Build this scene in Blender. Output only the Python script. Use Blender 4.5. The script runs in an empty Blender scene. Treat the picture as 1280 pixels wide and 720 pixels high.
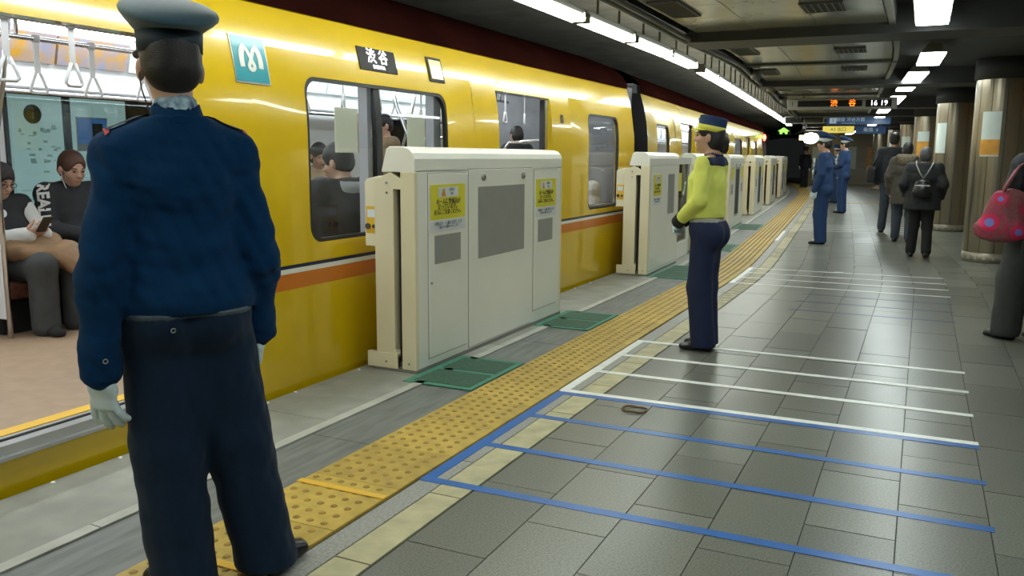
import bpy, bmesh, math, random
import numpy as np
from mathutils import Matrix, Vector

random.seed(7)
scene = bpy.context.scene
COL = scene.collection
PI = math.pi

# ------------------------------------------------------------------ camera
FPX = 1065.0
CAM_H = 1.35
def _n(v):
    return v / np.linalg.norm(v)
_Y = _n(np.array([1155 - 640, 360 - 198, -FPX]))
_X = np.array([2260.0, -182.0, 1065.0])
_X = _n(_X - _Y * _X.dot(_Y))
_Z = np.cross(_X, _Y)
_R = np.stack([_X, _Y, _Z])
cam_data = bpy.data.cameras.new('camera')
cam = bpy.data.objects.new('camera', cam_data)
COL.objects.link(cam)
_M = Matrix.Identity(4)
for _i in range(3):
    for _j in range(3):
        _M[_i][_j] = float(_R[_i][_j])
_M[2][3] = CAM_H
cam.matrix_world = _M
cam_data.sensor_width = 36.0
cam_data.lens = 36.0 * FPX / 1280.0
cam_data.clip_start = 0.05
cam_data.clip_end = 300
scene.camera = cam

# ------------------------------------------------------------------ world, exposure
world = bpy.data.worlds.new('world')
scene.world = world
world.use_nodes = True
world.node_tree.nodes['Background'].inputs[0].default_value = (0.5, 0.56, 0.55, 1)
world.node_tree.nodes['Background'].inputs[1].default_value = 0.012
scene.view_settings.view_transform = 'Standard'
scene.view_settings.look = 'None'
scene.view_settings.gamma = 1.0
scene.view_settings.use_curve_mapping = False
scene.view_settings.exposure = 0.48
TUBE_POWER = 14.0       # bare fluorescent tubes over the platform edge
LUM_POWER = 17.0        # boxed luminaires over the walkway
CAR_POWER = 7.0         # lamps inside the train

# ------------------------------------------------------------------ materials
MATS = {}
def mat(name, col, rough=0.6, metal=0.0, spec=0.5, vary=0.0, scale=8.0, bump=0.0, bscale=60.0,
        coat=0.0, emit=None, estr=0.0, obj_rand=0.0, sheen=0.0, col2=None, stretch=None):
    if name in MATS:
        return MATS[name]
    m = bpy.data.materials.new(name)
    m.use_nodes = True
    nt = m.node_tree
    b = nt.nodes['Principled BSDF']
    b.inputs['Base Color'].default_value = (*col, 1)
    b.inputs['Roughness'].default_value = rough
    b.inputs['Metallic'].default_value = metal
    b.inputs['Specular IOR Level'].default_value = spec
    b.inputs['Coat Weight'].default_value = coat
    b.inputs['Coat Roughness'].default_value = 0.05
    b.inputs['Sheen Weight'].default_value = sheen
    if emit:
        b.inputs['Emission Color'].default_value = (*emit, 1)
        b.inputs['Emission Strength'].default_value = estr
    tc = nt.nodes.new('ShaderNodeTexCoord')
    vec = tc.outputs['Object']
    if stretch:
        mp = nt.nodes.new('ShaderNodeMapping')
        mp.inputs['Scale'].default_value = stretch
        nt.links.new(vec, mp.inputs[0]); vec = mp.outputs[0]
    if vary or obj_rand:
        nz = nt.nodes.new('ShaderNodeTexNoise')
        nz.inputs['Scale'].default_value = scale
        nz.inputs['Detail'].default_value = 5
        nt.links.new(vec, nz.inputs['Vector'])
        mr = nt.nodes.new('ShaderNodeMapRange')
        mr.inputs[1].default_value = 0.3; mr.inputs[2].default_value = 0.7
        nt.links.new(nz.outputs['Fac'], mr.inputs[0])
        mx = nt.nodes.new('ShaderNodeMix'); mx.data_type = 'RGBA'
        c2 = col2 or tuple(c * (1 - vary) for c in col)
        c1 = col if col2 else tuple(min(1, c * (1 + vary * 0.5)) for c in col)
        mx.inputs[6].default_value = (*c1, 1); mx.inputs[7].default_value = (*c2, 1)
        nt.links.new(mr.outputs[0], mx.inputs[0])
        out = mx.outputs[2]
        if obj_rand:
            oi = nt.nodes.new('ShaderNodeObjectInfo')
            gi = nt.nodes.new('ShaderNodeNewGeometry')
            ad = nt.nodes.new('ShaderNodeMath'); ad.operation = 'ADD'
            nt.links.new(oi.outputs['Random'], ad.inputs[0]); nt.links.new(gi.outputs['Random Per Island'], ad.inputs[1])
            fr = nt.nodes.new('ShaderNodeMath'); fr.operation = 'FRACT'
            nt.links.new(ad.outputs[0], fr.inputs[0])
            mr2 = nt.nodes.new('ShaderNodeMapRange')
            mr2.inputs[3].default_value = 1 - obj_rand; mr2.inputs[4].default_value = 1 + obj_rand
            nt.links.new(fr.outputs[0], mr2.inputs[0])
            mu = nt.nodes.new('ShaderNodeVectorMath'); mu.operation = 'SCALE'
            nt.links.new(out, mu.inputs[0]); nt.links.new(mr2.outputs[0], mu.inputs['Scale'])
            out = mu.outputs[0]
        nt.links.new(out, b.inputs['Base Color'])
    if bump:
        n2 = nt.nodes.new('ShaderNodeTexNoise')
        n2.inputs['Scale'].default_value = bscale
        n2.inputs['Detail'].default_value = 3
        nt.links.new(vec, n2.inputs['Vector'])
        bp = nt.nodes.new('ShaderNodeBump')
        bp.inputs['Strength'].default_value = bump
        bp.inputs['Distance'].default_value = 0.01
        nt.links.new(n2.outputs['Fac'], bp.inputs['Height'])
        nt.links.new(bp.outputs[0], b.inputs['Normal'])
    MATS[name] = m
    return m

def glass_mat(name, tint=(0.85, 0.9, 0.88), rough=0.02, ior=1.45):
    if name in MATS:
        return MATS[name]
    m = bpy.data.materials.new(name); m.use_nodes = True
    nt = m.node_tree; nt.nodes.remove(nt.nodes['Principled BSDF'])
    tr = nt.nodes.new('ShaderNodeBsdfTransparent'); tr.inputs[0].default_value = (*tint, 1)
    gl = nt.nodes.new('ShaderNodeBsdfGlossy'); gl.inputs['Roughness'].default_value = rough
    fr = nt.nodes.new('ShaderNodeFresnel'); fr.inputs[0].default_value = ior
    mx = nt.nodes.new('ShaderNodeMixShader')
    nt.links.new(fr.outputs[0], mx.inputs[0]); nt.links.new(tr.outputs[0], mx.inputs[1]); nt.links.new(gl.outputs[0], mx.inputs[2])
    nt.links.new(mx.outputs[0], nt.nodes['Material Output'].inputs[0])
    MATS[name] = m
    return m

mat('floor_tile', (0.178, 0.182, 0.152), rough=0.30, spec=0.45, vary=0.45, scale=130, bump=0.05, bscale=150, obj_rand=0.16)
mat('grout', (0.05, 0.05, 0.045), rough=0.9)
mat('terrazzo', (0.34, 0.34, 0.31), rough=0.45, vary=0.35, scale=90)
mat('cream_strip', (0.50, 0.46, 0.27), rough=0.5, vary=0.25, scale=9)
mat('cream_worn', (0.46, 0.40, 0.20), rough=0.5, vary=0.5, scale=14, col2=(0.2, 0.19, 0.14))
mat('edge_concrete', (0.29, 0.295, 0.255), rough=0.6, vary=0.22, scale=5, bump=0.1, bscale=90)
mat('edge_light', (0.44, 0.44, 0.39), rough=0.55, vary=0.2, scale=7)
mat('edge_dark', (0.17, 0.18, 0.17), rough=0.5, vary=0.35, scale=6, stretch=(4, .5, 1))
mat('tactile', (0.52, 0.36, 0.065), rough=0.5, vary=0.28, scale=10, obj_rand=0.10)
mat('tactile_dome', (0.36, 0.22, 0.03), rough=0.6, vary=0.3, scale=30)
mat('tape_blue', (0.015, 0.13, 0.45), rough=0.35, vary=0.15, scale=12)
mat('tape_blue_worn', (0.07, 0.11, 0.20), rough=0.35, vary=0.3, scale=12)
mat('tape_white', (0.88, 0.90, 0.87), rough=0.4, vary=0.1, scale=12)
mat('tape_yellow', (0.75, 0.45, 0.04), rough=0.4)
mat('mat_green', (0.05, 0.22, 0.14), rough=0.6, vary=0.2, scale=20)
mat('mat_dark', (0.035, 0.10, 0.06), rough=0.7, vary=0.4, scale=60)
mat('train_yellow', (0.68, 0.455, 0.003), rough=0.22, spec=0.5, coat=0.6, vary=0.06, scale=1.5)
mat('train_orange', (0.60, 0.17, 0.01), rough=0.3, coat=0.3, vary=0.05)
mat('train_navy', (0.012, 0.02, 0.05), rough=0.3)
mat('train_white', (0.75, 0.75, 0.68), rough=0.35)
mat('train_roof', (0.020, 0.005, 0.004), rough=0.9, spec=0.0, vary=0.3, scale=2)
mat('black_rubber', (0.012, 0.012, 0.014), rough=0.5)
mat('dark_gap', (0.01, 0.01, 0.01), rough=0.9)
mat('alu', (0.55, 0.56, 0.56), rough=0.35, metal=0.9, vary=0.1, scale=5)
mat('chrome', (0.75, 0.76, 0.77), rough=0.15, metal=1.0)
mat('car_floor', (0.33, 0.23, 0.15), rough=0.5, vary=0.12, scale=12)
mat('car_wall', (0.72, 0.74, 0.74), rough=0.45)
mat('car_ceiling', (0.80, 0.82, 0.82), rough=0.5)
mat('car_grey', (0.42, 0.43, 0.45), rough=0.5)
mat('end_grey', (0.20, 0.21, 0.23), rough=0.5, vary=0.1)
mat('seat_fabric', (0.16, 0.06, 0.03), rough=0.9, vary=0.4, scale=40)
mat('strap_white', (0.55, 0.56, 0.55), rough=0.4)
mat('gate_white', (0.88, 0.88, 0.80), rough=0.35, coat=0.15, vary=0.03, scale=2)
mat('gate_cream', (0.80, 0.73, 0.52), rough=0.45, vary=0.04, scale=2)
mat('gate_line', (0.22, 0.22, 0.20), rough=0.6)
mat('gate_screen', (0.33, 0.33, 0.31), rough=0.3, vary=0.05)
mat('sticker_yellow', (0.78, 0.72, 0.04), rough=0.4)
mat('sticker_white', (0.72, 0.75, 0.78), rough=0.4)
mat('ink', (0.05, 0.045, 0.03), rough=0.6)
mat('ink_grey', (0.25, 0.28, 0.33), rough=0.6)
mat('label_amber', (0.75, 0.45, 0.03), rough=0.4)
mat('ceiling_dark', (0.030, 0.031, 0.029), rough=0.7, vary=0.3, scale=3)
mat('ceiling_left', (0.24, 0.23, 0.20), rough=0.7, vary=0.3, scale=3)
mat('beam_dark', (0.035, 0.037, 0.036), rough=0.5, vary=0.2)
mat('ceiling_panel', (0.52, 0.52, 0.43), rough=0.18, metal=0.4, vary=0.25, scale=1.2)
mat('vent_dark', (0.01, 0.01, 0.01), rough=0.7)
mat('vent_slat', (0.07, 0.07, 0.065), rough=0.5)
mat('pipe_grey', (0.12, 0.12, 0.11), rough=0.5)
mat('column_panel', (0.26, 0.225, 0.165), rough=0.28, metal=0.7, vary=0.05, scale=25, stretch=(1, 1, .05))
mat('column_base', (0.38, 0.34, 0.26), rough=0.35, metal=0.5, vary=0.2, scale=20)
mat('wall_beige', (0.36, 0.31, 0.22), rough=0.5, vary=0.12, scale=2)
mat('wall_dark', (0.04, 0.038, 0.035), rough=0.8, vary=0.3, scale=3)
mat('poster_white', (0.62, 0.70, 0.66), rough=0.4, vary=0.1, scale=3)
mat('poster_orange', (0.70, 0.33, 0.04), rough=0.4, vary=0.3, scale=5)
mat('sign_grey', (0.30, 0.30, 0.26), rough=0.4, metal=0.3)
mat('sign_black', (0.012, 0.012, 0.012), rough=0.5, spec=0.2)
mat('globe_lit', (0.9, 0.9, 0.9), emit=(1.0, 1.0, 0.95), estr=5.0)
mat('sign_blue', (0.02, 0.045, 0.10), rough=0.4, emit=(0.02, 0.06, 0.14), estr=0.35)
mat('sign_pale', (0.45, 0.52, 0.58), rough=0.4, emit=(0.5, 0.6, 0.7), estr=0.25)
mat('sign_yellow', (0.5, 0.42, 0.06), rough=0.4, emit=(0.9, 0.75, 0.15), estr=0.5)
mat('led_orange', (0.3, 0.05, 0.0), emit=(1.0, 0.16, 0.01), estr=3.0)
mat('led_white', (0.6, 0.6, 0.6), emit=(1.0, 1.0, 1.0), estr=2.5)
mat('led_green', (0.05, 0.4, 0.05), emit=(0.25, 1.0, 0.08), estr=1.8)
mat('lamp_red', (0.5, 0.02, 0.02), emit=(1.0, 0.05, 0.03), estr=14.0)
mat('lamp_amber', (0.75, 0.6, 0.3), emit=(1.0, 0.8, 0.4), estr=0.25, rough=0.2)
mat('metro_teal', (0.03, 0.30, 0.36), rough=0.3, coat=0.2)
mat('tube_lit', (0.9, 0.9, 0.9), emit=(0.93, 1.0, 0.93), estr=TUBE_POWER)
mat('lum_lit', (0.9, 0.9, 0.9), emit=(0.9, 1.0, 0.97), estr=LUM_POWER)
mat('car_lit', (0.9, 0.9, 0.9), emit=(0.93, 0.98, 1.0), estr=CAR_POWER)
mat('board_lit', (0.5, 0.45, 0.2), emit=(1.0, 0.9, 0.45), estr=1.6)
mat('map_board_glow', (0.40, 0.60, 0.58), rough=0.5, vary=0.10, scale=2, emit=(0.42, 0.62, 0.60), estr=0.35)  # board is no lamp: added glow stands in for station light falling on it
mat('map_ink_glow', (0.30, 0.45, 0.42), rough=0.6, vary=0.2, emit=(0.30, 0.45, 0.42), estr=0.2)  # faint glow added to the ink so it isn't black against the glowing board
mat('map_dark', (0.06, 0.12, 0.12), rough=0.6)
mat('ad_mix', (0.36, 0.19, 0.008), rough=0.4, vary=0.2, scale=9, col2=(0.16, 0.20, 0.32))
mat('ad_blue', (0.10, 0.16, 0.42), rough=0.4, vary=0.6, scale=22)
mat('photo_blue_glow', (0.04, 0.16, 0.42), rough=0.4, emit=(0.04, 0.16, 0.42), estr=0.3)  # small added glow brightens the dim photo sheet; it gives off no light itself
# people
mat('skin', (0.50, 0.30, 0.21), rough=0.55, vary=0.06)
mat('skin_neck', (0.42, 0.24, 0.15), rough=0.55, vary=0.06)
mat('hair_black', (0.012, 0.010, 0.010), rough=0.5, bump=0.25, bscale=260, vary=0.2)
mat('hair_brown', (0.07, 0.025, 0.012), rough=0.55, bump=0.25, bscale=260, vary=0.2)
mat('hair_grey', (0.06, 0.062, 0.068), rough=0.55, bump=0.25, bscale=260, vary=0.2)
mat('lips', (0.36, 0.13, 0.10), rough=0.5)
mat('eye_dark', (0.015, 0.010, 0.010), rough=0.2)
mat('navy_cloth', (0.0012, 0.029, 0.088), rough=0.9, spec=0.15, sheen=0.03, vary=0.10, scale=60, bump=0.12, bscale=350)
mat('navy_trouser', (0.002, 0.015, 0.040), rough=0.85, spec=0.3, sheen=0.05, vary=0.10, scale=60, bump=0.12, bscale=350)
mat('navy_cap', (0.030, 0.085, 0.115), rough=0.7, sheen=0.3, vary=0.08, scale=80)
mat('navy_cap_dark', (0.010, 0.028, 0.045), rough=0.7)
mat('navy_royal', (0.010, 0.040, 0.125), rough=0.8, vary=0.1, scale=40)
mat('woman_trouser', (0.006, 0.013, 0.055), rough=0.8, vary=0.1, scale=40)
mat('shirt_yellow', (0.74, 0.78, 0.15), rough=0.8, vary=0.06, scale=10)
mat('band_yellow', (0.75, 0.72, 0.10), rough=0.6)
mat('glove_white', (0.62, 0.74, 0.78), rough=0.8, vary=0.05, bump=0.08, bscale=300)
mat('shoe_black', (0.008, 0.008, 0.009), rough=0.28)
mat('belt_navy', (0.05, 0.07, 0.09), rough=0.5)
mat('belt_grey', (0.30, 0.30, 0.28), rough=0.5)
mat('scarf_light', (0.45, 0.62, 0.66), rough=0.7, vary=0.5, scale=40, col2=(0.03, 0.06, 0.16))
mat('coat_black', (0.012, 0.013, 0.016), rough=0.75, vary=0.3, scale=20)
mat('coat_dark', (0.022, 0.026, 0.034), rough=0.8, vary=0.3, scale=20)
mat('coat_brown', (0.070, 0.060, 0.045), rough=0.85, vary=0.25, scale=20)
mat('fur', (0.15, 0.12, 0.08), rough=0.95, vary=0.5, scale=60, bump=0.8, bscale=90)
mat('denim', (0.045, 0.060, 0.085), rough=0.85, vary=0.25, scale=20)
mat('trouser_black', (0.010, 0.010, 0.011), rough=0.85)
mat('trouser_grey', (0.045, 0.048, 0.047), rough=0.85, vary=0.2, scale=15)
mat('coat_tan', (0.19, 0.125, 0.062), rough=0.75, vary=0.2, scale=12)
mat('coat_cream', (0.45, 0.34, 0.22), rough=0.85, vary=0.15, scale=14)
mat('coat_camel', (0.24, 0.14, 0.065), rough=0.7, vary=0.15, scale=10)
mat('sleeve_white', (0.60, 0.60, 0.57), rough=0.7)
mat('hood_grey', (0.34, 0.36, 0.36), rough=0.85)
mat('bag_black', (0.008, 0.008, 0.009), rough=0.35)
mat('bag_pink', (0.30, 0.045, 0.07), rough=0.8, vary=0.35, scale=45, col2=(0.22, 0.12, 0.12))
mat('bag_dot', (0.62, 0.015, 0.09), rough=0.7)
mat('bag_blue', (0.16, 0.18, 0.50), rough=0.7)
mat('shoe_red', (0.45, 0.07, 0.03), rough=0.6)
mat('badge_white', (0.62, 0.66, 0.66), rough=0.5)
mat('red_cloth', (0.42, 0.03, 0.03), rough=0.7)
mat('badge_gold', (0.7, 0.6, 0.3), rough=0.3, metal=0.6)
def paper_mat(name, col):
    m = bpy.data.materials.new(name); m.use_nodes = True
    nt = m.node_tree; nt.nodes.remove(nt.nodes['Principled BSDF'])
    a = nt.nodes.new('ShaderNodeBsdfDiffuse'); b = nt.nodes.new('ShaderNodeBsdfTranslucent'); x = nt.nodes.new('ShaderNodeMixShader')
    a.inputs[0].default_value = (*col, 1); b.inputs[0].default_value = (*col, 1); x.inputs[0].default_value = 0.5
    nt.links.new(a.outputs[0], x.inputs[1]); nt.links.new(b.outputs[0], x.inputs[2]); nt.links.new(x.outputs[0], nt.nodes['Material Output'].inputs[0])
    MATS[name] = m
paper_mat('paper', (0.88, 0.88, 0.78))
glass_mat('car_glass', (0.86, 0.90, 0.90))
glass_mat('car_glass_dark', (0.35, 0.38, 0.42))
glass_mat('gate_glass', (0.30, 0.33, 0.30))

# ------------------------------------------------------------------ object helpers
def tag(o, label=None, cat=None, group=None, kind=None):
    if label: o['label'] = label
    if cat: o['category'] = cat
    if group: o['group'] = group
    if kind: o['kind'] = kind
    return o

def empty(name, loc=(0, 0, 0), rz=0.0, parent=None):
    o = bpy.data.objects.new(name, None)
    o.empty_display_size = 0.05
    COL.objects.link(o)
    o.location = loc
    o.rotation_euler = (0, 0, rz)
    if parent: o.parent = parent
    return o

def link(name, me, m=None, parent=None, loc=None, rz=None):
    o = bpy.data.objects.new(name, me)
    COL.objects.link(o)
    if m is not None and not me.materials:
        for q in (m if isinstance(m, (list, tuple)) else [m]):
            me.materials.append(MATS[q])
    if parent: o.parent = parent
    if loc is not None: o.location = loc
    if rz is not None: o.rotation_euler = (0, 0, rz)
    return o

class MB:
    """collects geometry for one mesh"""
    def __init__(s):
        s.v = []; s.f = []; s.mi = []; s.cur = 0; s.smooth = []
    def add(s, vs, fs, smooth=False):
        n = len(s.v)
        s.v.extend([tuple(map(float, q)) for q in vs])
        for f in fs:
            s.f.append([i + n for i in f]); s.mi.append(s.cur); s.smooth.append(smooth)
        return s
    def box(s, x0, x1, y0, y1, z0, z1):
        x0, x1 = min(x0, x1), max(x0, x1); y0, y1 = min(y0, y1), max(y0, y1); z0, z1 = min(z0, z1), max(z0, z1)
        v = [(x0, y0, z0), (x1, y0, z0), (x1, y1, z0), (x0, y1, z0), (x0, y0, z1), (x1, y0, z1), (x1, y1, z1), (x0, y1, z1)]
        f = [(0, 3, 2, 1), (4, 5, 6, 7), (0, 1, 5, 4), (1, 2, 6, 5), (2, 3, 7, 6), (3, 0, 4, 7)]
        return s.add(v, f)
    def hexa(s, v):
        return s.add(v, [(0, 3, 2, 1), (4, 5, 6, 7), (0, 1, 5, 4), (1, 2, 6, 5), (2, 3, 7, 6), (3, 0, 4, 7)])
    def tube(s, pts, r, n=8, cap=True, smooth=True):
        pts = [Vector(p) for p in pts]
        rs = r if isinstance(r, (list, tuple)) else [r] * len(pts)
        vs = []; up = None
        for i, p in enumerate(pts):
            t = (pts[min(i + 1, len(pts) - 1)] - pts[max(i - 1, 0)]).normalized()
            if up is None:
                up = t.orthogonal().normalized()
            a = (up - t * up.dot(t)).normalized(); up = a
            b = t.cross(a)
            for k in range(n):
                w = 2 * PI * k / n
                vs.append(p + (a * math.cos(w) + b * math.sin(w)) * rs[i])
        fs = []
        for i in range(len(pts) - 1):
            for k in range(n):
                fs.append((i * n + k, i * n + (k + 1) % n, (i + 1) * n + (k + 1) % n, (i + 1) * n + k))
        s.add(vs, fs, smooth)
        if cap:
            m = (len(pts) - 1) * n
            s.add(vs[:n], [tuple(range(n))[::-1]]); s.add(vs[m:m + n], [tuple(range(n))])
        return s
    def prism(s, poly, a0, a1, axis='y'):
        """poly in the two other axes (x,z for y; y,z for x; x,y for z), extruded a0..a1"""
        n = len(poly)
        def mk(p, a):
            if axis == 'y': return (p[0], a, p[1])
            if axis == 'x': return (a, p[0], p[1])
            return (p[0], p[1], a)
        v = [mk(p, a0) for p in poly] + [mk(p, a1) for p in poly]
        f = [tuple(range(n)), tuple(range(2 * n - 1, n - 1, -1))]
        f += [(i, n + i, n + (i + 1) % n, (i + 1) % n) for i in range(n)]
        return s.add(v, f)
    def lathe(s, prof, n=24, c=(0, 0, 0), sx=1.0, sy=1.0, smooth=True):
        vs = []
        for (r, z) in prof:
            for k in range(n):
                w = 2 * PI * k / n
                vs.append((c[0] + r * sx * math.cos(w), c[1] + r * sy * math.sin(w), c[2] + z))
        fs = []
        for i in range(len(prof) - 1):
            for k in range(n):
                fs.append((i * n + k, i * n + (k + 1) % n, (i + 1) * n + (k + 1) % n, (i + 1) * n + k))
        s.add(vs, fs, smooth)
        m = (len(prof) - 1) * n
        s.add(vs[:n], [tuple(range(n))[::-1]]); s.add(vs[m:], [tuple(range(n))])
        return s
    def mesh(s, name, mats, fixn=True):
        me = bpy.data.meshes.new(name)
        me.from_pydata(s.v, [], s.f)
        for q in (mats if isinstance(mats, (list, tuple)) else [mats]):
            me.materials.append(MATS[q])
        me.polygons.foreach_set('material_index', s.mi)
        me.polygons.foreach_set('use_smooth', s.smooth)
        if fixn:
            bm = bmesh.new(); bm.from_mesh(me)
            bmesh.ops.remove_doubles(bm, verts=bm.verts, dist=1e-5)
            bmesh.ops.recalc_face_normals(bm, faces=bm.faces)
            bm.to_mesh(me); bm.free()
        me.update()
        return me
    def build(s, name, mats, parent=None, loc=None, rz=None, fixn=True):
        return link(name, s.mesh(name, mats, fixn), None, parent, loc, rz)

def bevel(o, w=0.006, seg=2):
    md = o.modifiers.new('bevel', 'BEVEL'); md.width = w; md.segments = seg; md.limit_method = 'ANGLE'
    md.angle_limit = 0.6
    return o

def copy_tree(o, parent=None):
    c = o.copy(); COL.objects.link(c)
    if parent: c.parent = parent
    for ch in list(o.children): copy_tree(ch, c)
    return c

def text_mesh(body, size, m, ext=0.0008, align='CENTER', bold=0.0):
    cu = bpy.data.curves.new('lettering', 'FONT')
    cu.body = body; cu.size = size; cu.extrude = ext
    cu.offset = bold; cu.align_x = align; cu.align_y = 'CENTER'; cu.resolution_u = 2
    t = bpy.data.objects.new('lettering', cu); COL.objects.link(t)
    dg = bpy.context.evaluated_depsgraph_get()
    me = bpy.data.meshes.new_from_object(t.evaluated_get(dg))
    bpy.data.objects.remove(t); bpy.data.curves.remove(cu)
    me.materials.clear(); me.materials.append(MATS[m])
    return me

ORD = ['first', 'second', 'third', 'fourth', 'fifth', 'sixth', 'seventh', 'eighth', 'ninth', 'tenth', 'eleventh', 'twelfth', 'thirteenth', 'fourteenth', 'fifteenth', 'sixteenth', 'seventeenth', 'eighteenth', 'nineteenth', 'twentieth']
ORD += ['twenty-' + q for q in ORD[:9]] + ['thirtieth']
def text(body, size, m, loc, rot, parent=None, name='lettering', ext=0.0008):
    o = link(name, text_mesh(body, size, m, ext), None, parent)
    o.location = loc; o.rotation_euler = rot
    return o

# ------------------------------------------------------------------ the platform bends to the left further on
_S = np.arange(-12, 75, 0.25)
_H = np.interp(_S, [-12, 9.0, 12.0, 30, 46, 75], [0, 0, 0.074, 0.084, 0.20, 0.32])
_BX = np.concatenate([[0], np.cumsum(-np.sin((_H[1:] + _H[:-1]) / 2) * 0.25)])
_BY = np.concatenate([[0], np.cumsum(np.cos((_H[1:] + _H[:-1]) / 2) * 0.25)]) - 12
def heading(s): return float(np.interp(s, _S, _H))
def B(x, s, z=0.0):
    h = heading(s)
    return (float(np.interp(s, _S, _BX)) + x * math.cos(h), float(np.interp(s, _S, _BY)) + x * math.sin(h), z)
def strip(mb, x0, x1, s0, s1, z0, z1, step=1.0):
    """a bar running along the bent platform"""
    n = max(1, int(math.ceil((s1 - s0) / step)))
    ss = [s0 + (s1 - s0) * i / n for i in range(n + 1)]
    vs = []
    for q in ss:
        vs += [B(x0, q, z0), B(x1, q, z0), B(x1, q, z1), B(x0, q, z1)]
    fs = [(0, 1, 2, 3), (4 * n + 3, 4 * n + 2, 4 * n + 1, 4 * n)]
    for i in range(n):
        a, b = 4 * i, 4 * i + 4
        for k in range(4):
            fs.append((a + k, b + k, b + (k + 1) % 4, a + (k + 1) % 4))
    return mb.add(vs, fs)

# ================================================================== THE SETTING
S0, S1 = -4.0, 62.0
# ---- floor: dark bed, then tiles, strips and edge slabs lying in it
m = MB(); strip(m, -3.17, 5.2, S0, S1, -1.3, -0.006)
floor = m.build('floor', 'grout'); tag(floor, kind='structure')

TW, TL = 0.3125, 0.625
cols = [-1.555 + TW * i for i in range(0, 21)]
tiles = []
for ci, x0 in enumerate(cols):
    off = {0: 2.41, 1: 2.745, 2: 3.08, 3: 2.815, 4: 3.184, 5: 2.92}.get(ci, 2.6 + (ci % 2) * 0.31)
    s = off - TL * math.ceil((off - 0.3) / TL)
    while s < S1 - TL:
        tiles.append((x0, s)); s += TL
def tile_size_key(t):
    x, s = t[0] + TW / 2, t[1] + TL / 2
    if s < 2.0: return 1e3 + s
    lat = abs(x - 0.35) if x > 0.35 + 0.05 * s else 0
    return math.hypot(x, s) + lat * 4
tiles.sort(key=tile_size_key)
GAP = 0.0022
mt = MB(); mt.box(GAP, TW - GAP, GAP, TL - GAP, -0.012, 0)
tile_me = mt.mesh('floor_tile', 'floor_tile')
for (x0, s) in tiles[:300]:
    o = link('floor_tile', tile_me, None, floor)
    p = B(x0, s); h = heading(s)
    o.location = (p[0], p[1], random.uniform(-0.0008, 0.0004)); o.rotation_euler = (random.uniform(-.0012, .0012), random.uniform(-.0012, .0012), h)
m = MB()
for (x0, s) in tiles[300:]:
    q = [B(x0 + GAP, s + GAP), B(x0 + TW - GAP, s + GAP), B(x0 + TW - GAP, s + TL - GAP), B(x0 + GAP, s + TL - GAP)]
    m.hexa([(a[0], a[1], -0.012) for a in q] + [(a[0], a[1], -0.0003) for a in q])
o = m.build('floor_tile_field', 'floor_tile', floor, fixn=False); tag(o, kind='stuff')

# light terrazzo kerb, cream guide strip, dark channel, edge slabs
def long_pieces(name, x0, x1, z1, length, mats, s0=S0, s1=S1, gap=0.003, start=0.0, jit=0.0):
    s = s0 + start; k = 0
    while s < s1:
        e = min(s + length, s1)
        mm = MB(); strip(mm, x0 + gap / 2, x1 - gap / 2, s + gap, e - gap, -0.012, z1 + random.uniform(-jit, jit), 0.8)
        mm.build(name, mats if isinstance(mats, str) else mats[k % len(mats)], floor)
        s = e; k += 1
long_pieces('terrazzo_slab', -1.815, -1.71, 0.0, 1.8, 'terrazzo')
mm = 0
s = S0
while s < S1:
    e = s + 0.62
    worn = (6.6 < s < 9.6)
    if worn:      # worn, broken up yellow lettering-like remains
        for q in range(4):
            m = MB(); a = s + q * 0.155; strip(m, -1.705, -1.565, a + 0.004, a + 0.15, -0.012, -0.0004)
            m.build('cream_slab', 'cream_worn', floor)
    else:
        m = MB(); strip(m, -1.705, -1.565, s + 0.004, e - 0.004, -0.012, 0.0005, 0.7)
        m.build('cream_slab', 'cream_strip' if s < 6.7 or int(s) % 3 else 'cream_worn', floor)
    s = e
long_pieces('channel_plate', -2.60, -2.262, -0.004, 2.4, 'edge_dark')
long_pieces('edge_rib', -2.66, -2.60, 0.004, 3.0, 'edge_light')
long_pieces('edge_slab', -3.17, -2.66, 0.0, 2.0, 'edge_concrete', start=-0.6)

# tactile paving: each tile one piece with its domes
TT = 0.43
m = MB(); m.box(-0.213, 0.213, 0.002, TT - 0.002, -0.012, 0.004)
m.box(0.166, 0.211, 0.002, TT - 0.002, 0.004, 0.0055)
m.cur = 1
for i in range(6):
    for j in range(6):
        cx = -0.178 + i * 0.064; cy = 0.036 + j * 0.0716
        r0, r1 = 0.0155, 0.010
        vs = [(cx + r * math.cos(k * PI / 4), cy + r * math.sin(k * PI / 4), z) for (r, z) in ((r0, 0.004), (r1, 0.0085)) for k in range(8)]
        fs = [(k, (k + 1) % 8, 8 + (k + 1) % 8, 8 + k) for k in range(8)] + [tuple(range(8, 16))]
        m.add(vs, fs)
tact_me = m.mesh('tactile_tile', ['tactile', 'tactile_dome'])
s = 0.2
while s < 52:
    o = link('tactile_tile', tact_me, None, floor)
    o.location = B(-2.04, s); o.rotation_euler = (0, 0, heading(s + 0.2))
    s += TT
# a crossing tactile branch far down the platform
m = MB(); strip(m, -1.55, 1.4, 27.6, 28.0, -0.012, 0.004)
m.build('tactile_branch', 'tactile', floor)

# ---- track bed and tunnel wall behind the train
m = MB(); strip(m, -8.5, -3.30, S0, S1, -1.5, -1.2, 2)
tag(m.build('trim_1', 'wall_dark'), 'dark track bed below the train', kind='structure')
m = MB(); strip(m, -6.6, -6.4, S0, S1, -1.3, 3.2, 2)
tag(m.build('wall_left', 'wall_dark'), 'dark tunnel wall behind the train', kind='structure')

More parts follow.
